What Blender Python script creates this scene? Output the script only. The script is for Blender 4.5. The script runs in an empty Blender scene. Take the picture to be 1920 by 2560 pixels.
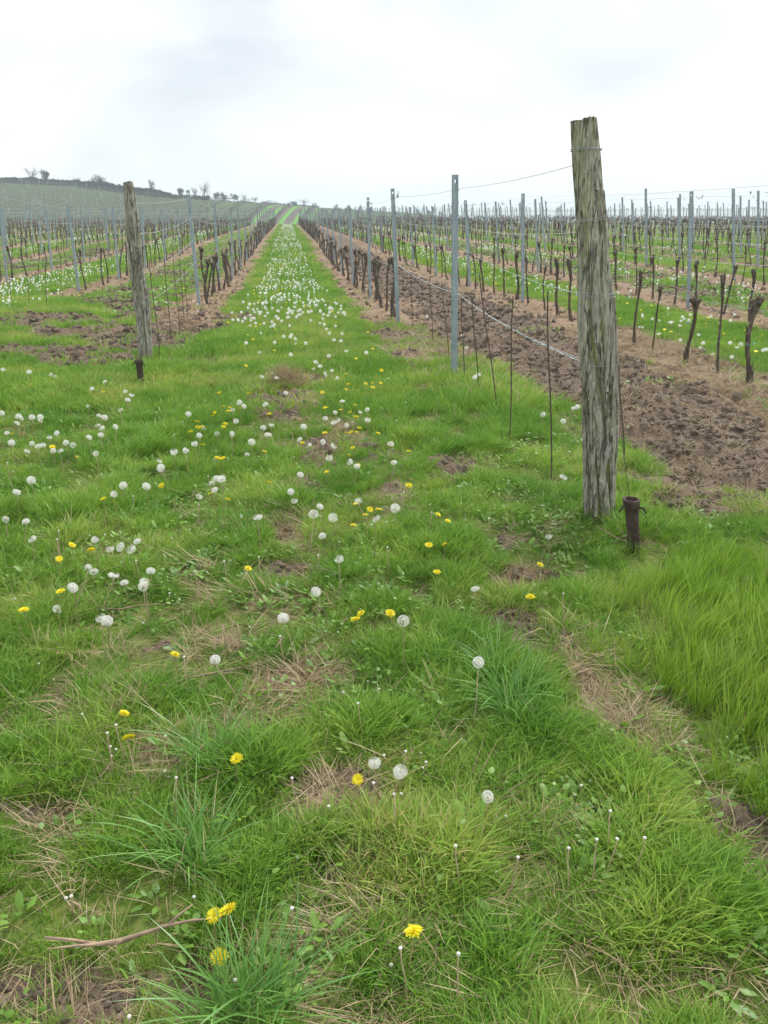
import bpy, math, random
import numpy as np
from mathutils import Vector, Matrix

random.seed(7)
RNG = np.random.default_rng(11)
S = bpy.context.scene
COL = S.collection
R = math.radians

# ------------------------------------------------------------------ camera
CAM_H = 1.6
PITCH = R(20.6)
FPX = 1990.0
cam_d = bpy.data.cameras.new('camera')
cam_d.sensor_fit = 'VERTICAL'
cam_d.angle = 2 * math.atan(1280 / FPX)
cam_d.clip_start = 0.05
cam_d.clip_end = 6000
cam = bpy.data.objects.new('camera', cam_d)
cam.location = (0, 0, CAM_H)
cam.rotation_euler = (R(90) - PITCH, 0, 0)
COL.objects.link(cam)
S.camera = cam

# ------------------------------------------------------------------ world: overcast sky
w = bpy.data.worlds.new('World')
S.world = w
w.use_nodes = True
nt = w.node_tree
nt.nodes.clear()
N = nt.nodes.new
out = N('ShaderNodeOutputWorld')
SUN_EL, SUN_ROT = 50.0, 30.0
sky = N('ShaderNodeTexSky'); sky.sky_type = 'NISHITA'; sky.sun_disc = False
sky.sun_elevation = R(SUN_EL); sky.sun_rotation = R(SUN_ROT)
bg1 = N('ShaderNodeBackground'); bg1.inputs[1].default_value = 0.10
nt.links.new(sky.outputs[0], bg1.inputs[0])
tc = N('ShaderNodeTexCoord')
mp = N('ShaderNodeMapping'); mp.inputs['Scale'].default_value = (1.0, 1.0, 2.6)
mp.inputs['Location'].default_value = (3.66, 0.2, 0.655)
nt.links.new(tc.outputs['Generated'], mp.inputs[0])
nz = N('ShaderNodeTexNoise'); nz.inputs['Scale'].default_value = 2.1
nz.inputs['Detail'].default_value = 6; nz.inputs['Roughness'].default_value = 0.55; nz.inputs['Distortion'].default_value = 0.5
nt.links.new(mp.outputs[0], nz.inputs[0])
cr = N('ShaderNodeValToRGB')
for pos_, v_ in ((0.42, 0.325), (0.50, 0.375), (0.57, 0.47)):
    e_ = cr.color_ramp.elements.new(pos_); e_.color = (v_, v_ * 1.025, v_ * 1.05, 1)
cr.color_ramp.elements[0].position = 0.30; cr.color_ramp.elements[0].color = (0.268, 0.282, 0.30, 1)
cr.color_ramp.elements[-1].position = 0.66; cr.color_ramp.elements[-1].color = (0.84, 0.855, 0.86, 1)
nt.links.new(nz.outputs[0], cr.inputs[0])
bg2 = N('ShaderNodeBackground'); bg2.inputs[1].default_value = 1.0
nt.links.new(cr.outputs[0], bg2.inputs[0])
mx = N('ShaderNodeMixShader'); mx.inputs[0].default_value = 0.93
nt.links.new(bg1.outputs[0], mx.inputs[1]); nt.links.new(bg2.outputs[0], mx.inputs[2])
nt.links.new(mx.outputs[0], out.inputs[0])

# ------------------------------------------------------------------ veiled sun
sl = bpy.data.lights.new('sun', 'SUN'); sl.energy = 1.5; sl.angle = R(25); sl.color = (1.0, 0.97, 0.92)
so = bpy.data.objects.new('sun', sl)
so.rotation_euler = (R(90 - SUN_EL), 0, R(180 - SUN_ROT))
COL.objects.link(so)

S.view_settings.view_transform = 'Standard'
S.view_settings.look = 'None'
S.view_settings.gamma = 1.0
S.view_settings.exposure = 1.5
S.view_settings.use_curve_mapping = False
S.render.engine = 'CYCLES'
S.cycles.volume_bounces = 1
S.cycles.volume_step_rate = 4
S.cycles.max_bounces = 4
S.cycles.diffuse_bounces = 3

# ================================================================== helpers
def tag(o, label=None, cat=None, group=None, kind=None):
    if label: o['label'] = label
    if cat: o['category'] = cat
    if group: o['group'] = group
    if kind: o['kind'] = kind
    return o

def link(o, parent=None):
    COL.objects.link(o)
    if parent: o.parent = parent
    return o

def empty(name, loc, rz=0.0, rx=0.0, ry=0.0, sc=1.0):
    o = bpy.data.objects.new(name, None)
    o.empty_display_size = 0.1
    o.location = loc; o.rotation_euler = (rx, ry, rz); o.scale = (sc, sc, sc)
    return link(o)

def mesh_np(name, V, Fs, mat=None, smooth=False, attrs=None):
    """V (n,3); Fs list of index arrays, each (m,k) with constant k."""
    me = bpy.data.meshes.new(name)
    V = np.asarray(V, dtype=np.float32)
    me.vertices.add(len(V)); me.vertices.foreach_set('co', V.ravel())
    Fs = [np.asarray(f, dtype=np.int32) for f in Fs if len(f)]
    loops = np.concatenate([f.ravel() for f in Fs])
    tot = np.concatenate([np.full(len(f), f.shape[1], dtype=np.int32) for f in Fs])
    start = np.concatenate([[0], np.cumsum(tot)[:-1]]).astype(np.int32)
    me.loops.add(len(loops)); me.loops.foreach_set('vertex_index', loops)
    me.polygons.add(len(tot)); me.polygons.foreach_set('loop_start', start)
    me.polygons.foreach_set('loop_total', tot)
    if smooth: me.polygons.foreach_set('use_smooth', np.ones(len(tot), dtype=bool))
    me.update(calc_edges=True)
    for k, a in (attrs or {}).items():
        at = me.attributes.new(k, 'FLOAT', 'POINT'); at.data.foreach_set('value', np.asarray(a, dtype=np.float32))
    if mat: me.materials.append(mat)
    return me

class MB:
    """collects quads/tris + an optional per-vertex value, builds ONE mesh"""
    def __init__(s): s.v = []; s.q = []; s.t = []; s.a = []
    def add(s, verts, quads=(), tris=(), a=0.0):
        n = len(s.v); s.v.extend(verts); s.a.extend([a] * len(verts) if np.isscalar(a) else list(a))
        s.q.extend([tuple(i + n for i in f) for f in quads]); s.t.extend([tuple(i + n for i in f) for f in tris])
    def tube(s, pts, rad, sides=6, a=0.0, cap=True):
        pts = [Vector(p) for p in pts]; m = len(pts)
        if np.isscalar(rad): rad = [rad] * m
        vs = []
        up = Vector((0.31, 0.17, 0.94))
        t0 = (pts[1] - pts[0]).normalized()
        x = t0.cross(up)
        if x.length < 0.1: x = t0.cross(Vector((1, 0, 0)))
        x.normalize()
        for i, p in enumerate(pts):
            t = (pts[min(i + 1, m - 1)] - pts[max(i - 1, 0)]).normalized()
            x = (x - t * x.dot(t)).normalized(); y = t.cross(x)
            for k in range(sides):
                an = 2 * math.pi * k / sides
                vs.append(tuple(p + (x * math.cos(an) + y * math.sin(an)) * rad[i]))
        qs = []
        for i in range(m - 1):
            for k in range(sides):
                k2 = (k + 1) % sides
                qs.append((i * sides + k, i * sides + k2, (i + 1) * sides + k2, (i + 1) * sides + k))
        ts = []
        if cap:
            vs.append(tuple(pts[0])); vs.append(tuple(pts[-1])); c0 = len(vs) - 2
            for k in range(sides):
                k2 = (k + 1) % sides
                ts.append((c0, k2, k)); ts.append((c0 + 1, (m - 1) * sides + k, (m - 1) * sides + k2))
        s.add(vs, qs, ts, a)
    def box(s, c, h, rot=None, a=0.0):
        c = Vector(c); vs = []
        for dx in (-1, 1):
            for dy in (-1, 1):
                for dz in (-1, 1):
                    d = Vector((dx * h[0], dy * h[1], dz * h[2]))
                    if rot: d = rot @ d
                    vs.append(tuple(c + d))
        s.add(vs, [(0, 1, 3, 2), (4, 6, 7, 5), (0, 4, 5, 1), (2, 3, 7, 6), (0, 2, 6, 4), (1, 5, 7, 3)], a=a)
    def mesh(s, name, mat, smooth=False):
        F = []
        if s.q: F.append(np.array(s.q))
        if s.t: F.append(np.array(s.t))
        return mesh_np(name, np.array(s.v), F, mat, smooth, {'val': s.a})
    def obj(s, name, mat, parent=None, smooth=False):
        return link(bpy.data.objects.new(name, s.mesh(name, mat, smooth)), parent)

def hashn(ix, iy, seed):
    h = (ix.astype(np.int64) * 374761393 + iy.astype(np.int64) * 668265263 + seed * 974711) & 0x7fffffff
    h = ((h ^ (h >> 13)) * 1274126177) & 0x7fffffff
    h = (h ^ (h >> 16)) & 0xffffff
    return h / float(0xffffff)

def vnoise(x, y, sc=1.0, seed=0):
    x = np.asarray(x, dtype=np.float64) * sc; y = np.asarray(y, dtype=np.float64) * sc
    ix = np.floor(x); iy = np.floor(y); fx = x - ix; fy = y - iy
    fx = fx * fx * (3 - 2 * fx); fy = fy * fy * (3 - 2 * fy)
    a = hashn(ix, iy, seed); b = hashn(ix + 1, iy, seed); c = hashn(ix, iy + 1, seed); d = hashn(ix + 1, iy + 1, seed)
    return (a * (1 - fx) + b * fx) * (1 - fy) + (c * (1 - fx) + d * fx) * fy

def fbm(x, y, sc=1.0, seed=0, o=3):
    s = 0; amp = 0.5; t = 0
    for i in range(o):
        s = s + amp * vnoise(x, y, sc * 2 ** i, seed + 17 * i); t += amp; amp *= 0.5
    return s / t

def sst(a, b, x):
    t = np.clip((np.asarray(x, dtype=np.float64) - a) / (b - a), 0, 1)
    return t * t * (3 - 2 * t)

# ------------------------------------------------------------------ the lie of the land
DX, DY = -0.1135, 0.9935           # direction in which the vine rows run
def to_lat(x, y): return x * DY - y * DX
def to_al(x, y): return x * DX + y * DY
def from_la(lat, al): return (lat * DY + al * DX, -lat * DX + al * DY)

ROWS_R = [1.68, 4.40, 7.12, 9.95] + [9.95 + 2.9 * k for k in range(1, 30)]
ROWS_L = [-1.68, -5.0, -8.1] + [-8.1 - 3.1 * k for k in range(1, 20)]
ALL = sorted(ROWS_L) + ROWS_R
IDX0 = len(ROWS_L) - 1             # index of first row left of the path
def rowcoord(lat): return np.interp(lat, ALL, np.arange(len(ALL)) - IDX0)   # 0 = L0, 1 = R0
def row_dist(lat):
    A = np.array(ALL); l = np.asarray(lat)
    k = np.clip(np.searchsorted(A, l), 1, len(A) - 1)
    return np.minimum(np.abs(l - A[k - 1]), np.abs(l - A[k]))
def start_al(lat): return 4.0 - (np.asarray(lat) - 1.68) * 1.67

AZ = np.array([-1.0, -0.451, -0.361, -0.27, -0.203, -0.168, -0.122, -0.075, 0.02, 0.10, 0.2])
EL = np.array([0.044, 0.0330, 0.0285, 0.0175, 0.0136, 0.0112, 0.0085, 0.0058, 0.0005, -0.004, -0.03])
def crest_y(x):
    az = np.asarray(x) / 260.0
    return 238 + 60 * (1 - sst(-0.45, -0.1, az))
def hill_z(x, y):
    yc = crest_y(x)
    az = np.asarray(x, dtype=np.float64) / yc
    zc = CAM_H + np.interp(az, AZ, EL) * yc
    t = sst(172, 1, 0) * 0
    u = np.clip((y - 172) / (yc - 172), 0, 1)
    up = np.sin(u * math.pi / 2) ** 1.25
    z = -3.0 + (zc + 3.0) * up
    z = z - np.clip(y - yc, 0, None) * 0.05
    return z
def base_z(x, y):
    x = np.asarray(x, dtype=np.float64); y = np.asarray(y, dtype=np.float64)
    lat = to_lat(x, y); al = to_al(x, y)
    dip = -0.25 * sst(13, 25, al) * (1 - sst(34, 52, al)) * (1 - sst(3, 8, lat))
    rise = 0.20 * sst(6, 11, lat) * sst(8, 20, al)
    plate = dip + rise
    f = sst(122, 172, y)
    far = np.where(y > 172, hill_z(x, y), -3.0)
    plain = -3.0 - 11.0 * sst(172, 420, y)
    wh = 1 - sst(10, 45, x)
    far = far * wh + plain * (1 - wh)
    far = np.maximum(far, -14.0)
    z = plate * (1 - f) + far * f
    r = np.hypot(x, y)
    ridge = 34 * sst(1500, 2300, r) * (0.75 + 0.5 * fbm(x, y, 1 / 500.0, 5, 2))
    return z + ridge
SOILC = [(.70, 2.80, .05, .10, .9), (.74, 2.55, .04, .09, .8), (.79, 2.30, .04, .07, .7), (-.35, 2.62, .07, .04, .8), (-.9, 2.75, .08, .05, .8), (-1.0, 1.85, .09, .04, .8), (.35, 1.85, .06, .03, .7), (-.55, 3.9, .12, .12, .8), (.15, 3.2, .08, .07, .6), (-.05, 5.5, .2, .25, .6), (.5, 7.6, .3, .3, .7), (-0.51, 3.47, .16, .12, 1), (0.62, 3.42, .20, .10, 1), (0.58, 3.85, .16, .10, .8), (-0.18, 1.92, .16, .07, 1), (-0.74, 1.28, .22, .08, .9),
         (-0.40, 1.27, .10, .10, .8), (1.03, 1.66, .12, .22, .9), (-0.83, 8.1, .5, .5, .5), (-0.9, 7.0, .35, .8, .7), (-0.45, 5.6, .2, .5, .7),
         (-0.55, 4.8, .18, .4, .6), (0.45, 5.1, .16, .25, .7), (-1.15, 2.0, .18, .06, .6), (-1.2, 2.5, .12, .12, .5), (0.55, 3.0, .12, .2, .7),
         (-0.95, 3.0, .13, .1, .4), (-0.15, 1.62, .12, .07, .7), (0.12, 2.45, .10, .07, .3), (-1.05, 1.6, .16, .05, .5), (0.05, 4.6, .12, .35, .5),
         (-0.2, 3.0, .1, .12, .4), (0.8, 1.32, .1, .04, .4), (-3.4, 9.2, .6, .5, 1), (-4.2, 9.9, .9, .6, 1), (-3.1, 10.6, .7, .7, 1), (-4.0, 11.6, 1.1, .8, 1), (-2.9, 12.2, .7, .9, .9), (-5.3, 13.0, 1.1, .7, 1), (-2.2, 9.0, .4, .35, .7), (-3.6, 13.8, .7, .9, .8),
         (0.25, 9.7, .3, .5, .6), (0.0, 11.4, .4, .6, .7), (-2.6, 13.2, .5, .6, .8), (1.9, 4.5, .35, .25, .8), (1.55, 4.9, .25, .2, .6)]
STRAWC = [(.73, 2.74, .05, .16, 1), (.76, 2.45, .06, .15, 1.1), (.82, 2.17, .09, .14, 1.2), (.86, 2.0, .08, .10, 1.1), (-0.32, 2.50, .16, .09, .9), (-0.62, 2.78, .12, .08, .7), (-0.45, 2.22, .08, .10, .5), (-0.55, 2.05, .1, .08, .5),
          (-0.18, 1.85, .08, .08, .9), (-0.80, 2.1, .1, .08, .6), (-0.83, 7.88, .3, .3, .9), (-0.6, 7.0, .25, .5, .7), (-0.3, 6.0, .2, .6, .6), (-0.5, 4.1, .16, .3, .7), (-0.35, 3.6, .14, .35, .6),
          (-0.62, 3.1, .25, .2, .55), (0.62, 3.35, .16, .14, 1), (0.7, 6.5, .35, .8, .5), (0.9, 4.6, .25, .5, .45), (0.45, 9.0, .4, .8, .5), (-1.6, 9.6, .35, .8, .4), (0.05, 2.2, .1, .1, .3),
          (-0.9, 1.4, .18, .07, .45), (0.1, 1.45, .2, .1, .35), (-0.6, 1.6, .2, .1, .4), (-1.3, 2.9, .25, .3, .35), (-0.25, 2.75, .15, .15, .6), (1.5, 3.9, .3, .3, .4), (-1.0, 2.35, .2, .15, .5)]
def blobs(x, y, L, jit=0.55, seed=3):
    s = np.zeros_like(np.asarray(x, dtype=np.float64))
    nx = (fbm(x, y, 5, seed) - 0.5) * 2 * jit; ny = (fbm(x, y, 5, seed + 9) - 0.5) * 2 * jit
    for (cx, cy, rx, ry, a) in L:
        d = ((x - cx) / rx + nx) ** 2 + ((y - cy) / ry + ny) ** 2
        s = np.maximum(s, a * np.exp(-d * d * 0.7))
    return np.clip(s, 0, 1)
CLEAR = [(1.25, 3.52, .16, .22), (-2.42, 7.7, .22, .45), (1.17, 4.02, .12, .12), (-2.75, 9.2, .15, .3)]
def clear(x, y):
    s = np.ones_like(np.asarray(x, dtype=np.float64))
    for (a, b, r1, r2) in CLEAR: s = s * (1 - 0.85 * np.exp(-(((x - a) / r1) ** 2 + ((y - b) / r2) ** 2) ** 2))
    return s
def masks(x, y):
    """soil, straw, inrow (0..1), green density, row strip"""
    lat = to_lat(x, y); al = to_al(x, y)
    wob = (fbm(x, y, 1.3, 21) - 0.5)
    inrow = sst(-0.4, 0.9, al - start_al(lat) - 2.2 + 2.2 * wob)
    rc = rowcoord(lat); fl = np.floor(rc).astype(int); fr = rc - fl
    even = (fl % 2 == 0)
    dr = row_dist(lat) + (fbm(x, y, 2.2, 5) - 0.5) * 0.45
    strip = 1 - sst(0.42, 0.70, dr)
    # the worked soil between R0 and R1 starts a little past the big wooden post
    d0 = np.interp(al, [3.2, 5.2, 8.5, 12, 200], [2.42, 2.38, 2.25, 1.95, 1.85]) + wob * 0.5
    till = sst(-0.12, 0.10, lat - d0) * (1 - sst(3.80, 4.0, lat + 0.25 * wob)) * sst(-0.30, 0.25, al - (4.0 - 0.5 * (lat - 2.7)) + wob * 1.5)
    odd = (1 - even) * inrow * (1 - strip)
    weedy = np.where(fl == -1, 0.45, 0.30) * odd * sst(0.38, 0.52, fbm(x, y, 1.1, 61)) * 2.0
    weedy = np.where(fl == 1, 0, weedy)
    weedy = np.where(fl == -1, weedy * (1 - sst(14, 20, al) * 0.3), weedy)
    soil = np.maximum.reduce([blobs(x, y, SOILC), till, np.clip(weedy, 0, 1), strip * inrow * 0.35])
    straw = np.maximum(blobs(x, y, STRAWC, seed=31), strip * inrow * np.where(al < 12.5, np.where(lat > 0, np.where(lat < 3, 0.1, 1), 0.25), 1.0))
    n = fbm(x, y, 0.9, 77)
    n2 = fbm(x, y, 3.1, 41)
    thin = sst(0.50, 0.66, n2) * 0.62 + 0.22 * sst(0.45, 0.68, n)
    green = 1 - np.clip(thin, 0, 0.7)
    green = green * (1 - 0.985 * sst(0.15, 0.7, till)) * (1 - 0.96 * sst(0.2, 0.6, soil)) * (1 - 0.9 * sst(0.3, 0.8, straw)) * (1 - 0.9 * strip * inrow * (al > 9)) * clear(x, y)
    return soil, straw, inrow, green, strip, fl, fr, lat, al, even
def relief(x, y):
    soil, straw, inrow, green, strip, fl, fr, lat, al, even = masks(x, y)
    r = np.hypot(x, y)
    near = 1 - sst(35, 70, r)
    z = (fbm(x, y, 1.1, 2, 3) - 0.5) * 0.09 + (fbm(x, y, 6.0, 12, 2) - 0.5) * 0.03
    rough = (fbm(x, y, 6, 3, 3) - 0.5) * 0.17 + (fbm(x, y, 17, 33, 2) - 0.5) * 0.07
    z = z + rough * np.clip(soil * 1.1, 0, 1) - 0.02 * soil * (r < 4)
    return z * near
def H(x, y): return base_z(x, y) + relief(x, y)
def H1(x, y): return float(H(np.array([x]), np.array([y]))[0])

def ray(px, py):
    x = px - 960.0; y = 1280.0 - py
    return (x, FPX * math.cos(PITCH) + y * math.sin(PITCH), -FPX * math.sin(PITCH) + y * math.cos(PITCH))
def at(px, py, h=0.0):
    """point on the land (or h metres above it) seen at a pixel of the photograph"""
    d = ray(px, py); z = h
    for _ in range(4):
        if d[2] >= -1e-6: return None
        t = (z - CAM_H) / d[2]
        X, Y = d[0] * t, d[1] * t
        z = H1(X, Y) + h
    return X, Y
def proj(x, y, z):
    """pixel + depth of world points (for culling only)"""
    x = np.asarray(x, dtype=np.float64); y = np.asarray(y, dtype=np.float64); z = np.asarray(z) - CAM_H
    dep = y * math.cos(PITCH) - z * math.sin(PITCH)
    v = y * math.sin(PITCH) + z * math.cos(PITCH)
    dd = np.maximum(dep, 0.01)
    return 960 + FPX * x / dd, 1280 - FPX * v / dd, dep

# ================================================================== materials
def mat(name):
    m = bpy.data.materials.new(name); m.use_nodes = True
    n = m.node_tree; n.nodes.clear()
    return m, n, n.nodes.new, n.links.new
def ramp(N, cols):
    r = N('ShaderNodeValToRGB'); e = r.color_ramp.elements
    e[0].position = cols[0][0]; e[0].color = (*cols[0][1], 1)
    e[1].position = cols[-1][0]; e[1].color = (*cols[-1][1], 1)
    for p, c in cols[1:-1]:
        k = e.new(p); k.color = (*c, 1)
    return r
def noise(N, Lk, vec, sc, det=3, rough=0.55):
    t = N('ShaderNodeTexNoise'); t.inputs['Scale'].default_value = sc; t.inputs['Detail'].default_value = det
    t.inputs['Roughness'].default_value = rough
    if vec is not None: Lk(vec, t.inputs['Vector'])
    return t.outputs[0]
def attr(N, name, typ='GEOMETRY'):
    a = N('ShaderNodeAttribute'); a.attribute_name = name; a.attribute_type = typ
    return a.outputs['Fac']
def math_(N, Lk, op, a, b=None, clamp=False):
    m = N('ShaderNodeMath'); m.operation = op; m.use_clamp = clamp
    for i, v in enumerate((a, b)):
        if v is None: continue
        if isinstance(v, (int, float)): m.inputs[i].default_value = v
        else: Lk(v, m.inputs[i])
    return m.outputs[0]
def mixc(N, Lk, f, a, b, blend='MIX'):
    m = N('ShaderNodeMix'); m.data_type = 'RGBA'; m.blend_type = blend
    for i, v in ((0, f), (6, a), (7, b)):
        if isinstance(v, (int, float)): m.inputs[i].default_value = v
        elif isinstance(v, tuple): m.inputs[i].default_value = (*v, 1)
        else: Lk(v, m.inputs[i])
    return m.outputs[2]

def leaf_mat(name, cols, gloss=0.05, trans=0.35, patch=None, patch_scale=0.8):
    """cols: ramp over a per-blade value; instance tint shifts it"""
    m, n, N, Lk = mat(name)
    geo = N('ShaderNodeNewGeometry')
    tint = attr(N, 'tint', 'INSTANCER')
    v = math_(N, Lk, 'ADD', math_(N, Lk, 'MULTIPLY', attr(N, 'val'), 0.55), math_(N, Lk, 'MULTIPLY', tint, 0.45))
    rp = ramp(N, cols); Lk(v, rp.inputs[0])
    c = rp.outputs[0]
    pn = noise(N, Lk, geo.outputs['Position'], patch_scale, 4)
    pr = ramp(N, [(0.36, patch[0]), (0.64, patch[1])] if patch else [(0.3, (0.85, 0.85, 0.85)), (0.7, (1.15, 1.15, 1.15))]); Lk(pn, pr.inputs[0])
    c = mixc(N, Lk, 1.0, c, pr.outputs[0], 'MULTIPLY')
    d = N('ShaderNodeBsdfDiffuse'); Lk(c, d.inputs[0])
    t = N('ShaderNodeBsdfTranslucent'); Lk(c, t.inputs[0])
    m1 = N('ShaderNodeMixShader'); m1.inputs[0].default_value = trans
    Lk(d.outputs[0], m1.inputs[1]); Lk(t.outputs[0], m1.inputs[2])
    g = N('ShaderNodeBsdfGlossy'); g.inputs['Roughness'].default_value = 0.42; g.inputs[0].default_value = (0.9, 0.95, 1, 1)
    m2 = N('ShaderNodeMixShader'); m2.inputs[0].default_value = gloss
    Lk(m1.outputs[0], m2.inputs[1]); Lk(g.outputs[0], m2.inputs[2])
    o = N('ShaderNodeOutputMaterial'); Lk(m2.outputs[0], o.inputs[0])
    return m
def simple(name, c1, c2, scale=20, rough=0.8, bump=0.0, metal=0.0, stretch=(1, 1, 1), det=4):
    m, n, N, Lk = mat(name)
    tcn = N('ShaderNodeTexCoord'); mpn = N('ShaderNodeMapping'); mpn.inputs['Scale'].default_value = stretch
    Lk(tcn.outputs['Object'], mpn.inputs[0])
    f = noise(N, Lk, mpn.outputs[0], scale, det)
    rp = ramp(N, [(0.35, c1), (0.65, c2)]); Lk(f, rp.inputs[0])
    p = N('ShaderNodeBsdfPrincipled'); Lk(rp.outputs[0], p.inputs['Base Color'])
    p.inputs['Roughness'].default_value = rough; p.inputs['Metallic'].default_value = metal
    if bump:
        b = N('ShaderNodeBump'); b.inputs['Strength'].default_value = bump; b.inputs['Distance'].default_value = 0.01
        Lk(f, b.inputs['Height']); Lk(b.outputs[0], p.inputs['Normal'])
    o = N('ShaderNodeOutputMaterial'); Lk(p.outputs[0], o.inputs[0])
    return m

M = {}
M['grass'] = leaf_mat('grass_blades', [(0.0, (0.105, 0.232, 0.026)), (0.30, (0.172, 0.345, 0.040)), (0.60, (0.260, 0.440, 0.064)), (0.80, (0.36, 0.475, 0.11)), (0.90, (0.45, 0.43, 0.16)), (1.0, (0.56, 0.46, 0.27))], gloss=0.02,
                      patch=((0.78, 0.88, 0.82), (1.25, 1.10, 1.12)), patch_scale=1.7)
M['long'] = leaf_mat('long_grass', [(0.0, (0.125, 0.260, 0.018)), (0.5, (0.215, 0.375, 0.030)), (1.0, (0.32, 0.45, 0.07))], gloss=0.03)
M['blue'] = leaf_mat('bluish_grass', [(0.0, (0.10, 0.26, 0.05)), (0.5, (0.18, 0.37, 0.075)), (1.0, (0.30, 0.46, 0.13))], gloss=0.035)
M['straw'] = leaf_mat('dead_grass', [(0.0, (0.15, 0.11, 0.06)), (0.5, (0.34, 0.26, 0.145)), (1.0, (0.54, 0.45, 0.27))], gloss=0.02, trans=0.15)
M['rust_straw'] = leaf_mat('sprayed_grass', [(0.0, (0.16, 0.11, 0.07)), (0.5, (0.31, 0.22, 0.14)), (1.0, (0.46, 0.36, 0.23))], gloss=0.02, trans=0.15)
M['leaf'] = leaf_mat('weed_leaves', [(0.0, (0.10, 0.21, 0.025)), (0.5, (0.17, 0.32, 0.04)), (1.0, (0.25, 0.40, 0.07))], gloss=0.03)
M['pappus'] = leaf_mat('seed_head_white', [(0.0, (0.88, 0.87, 0.83)), (1.0, (0.98, 0.98, 0.96))], gloss=0.0, trans=0.5, patch=((1, 1, 1), (1, 1, 1)))
M['core'] = simple('seed_core', (0.30, 0.26, 0.17), (0.5, 0.46, 0.34), 60)
M['petal'] = leaf_mat('yellow_petals', [(0.0, (0.80, 0.66, 0.02)), (1.0, (0.92, 0.86, 0.03))], gloss=0.02, trans=0.3)
M['stem'] = simple('flower_stem', (0.22, 0.26, 0.08), (0.36, 0.24, 0.13), 12, 0.6)
M['drystem'] = simple('dry_stalk', (0.34, 0.25, 0.14), (0.50, 0.40, 0.26), 20, 0.8)
M['clod'] = simple('soil_clods', (0.084, 0.062, 0.045), (0.215, 0.163, 0.119), 14, 0.95, 0.6)
M['vine'] = simple('vine_bark', (0.040, 0.031, 0.024), (0.150, 0.118, 0.085), 16, 0.95, 0.9, 0, (2.6, 2.6, 0.55), 6)
M['cane'] = simple('pale_cane', (0.18, 0.12, 0.085), (0.38, 0.29, 0.21), 18, 0.8, 0.2)
M['steel'] = simple('galvanised_steel', (0.225, 0.285, 0.315), (0.34, 0.41, 0.445), 13, 0.55, 0.0, 0.25, (1, 1, 0.3))
M['wire'] = simple('trellis_wire_steel', (0.30, 0.32, 0.33), (0.46, 0.47, 0.46), 40, 0.45, 0, 0.5)
M['rod'] = simple('rusty_rod', (0.055, 0.042, 0.035), (0.13, 0.09, 0.065), 60, 0.85, 0.3)
M['rust'] = simple('rusty_pipe', (0.032, 0.022, 0.017), (0.085, 0.056, 0.042), 35, 0.85, 0.5)
M['twig'] = simple('dead_twig', (0.19, 0.13, 0.09), (0.36, 0.26, 0.17), 25, 0.85, 0.3)
M['tie'] = simple('green_tie', (0.05, 0.30, 0.20), (0.08, 0.40, 0.28), 20, 0.6)

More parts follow.
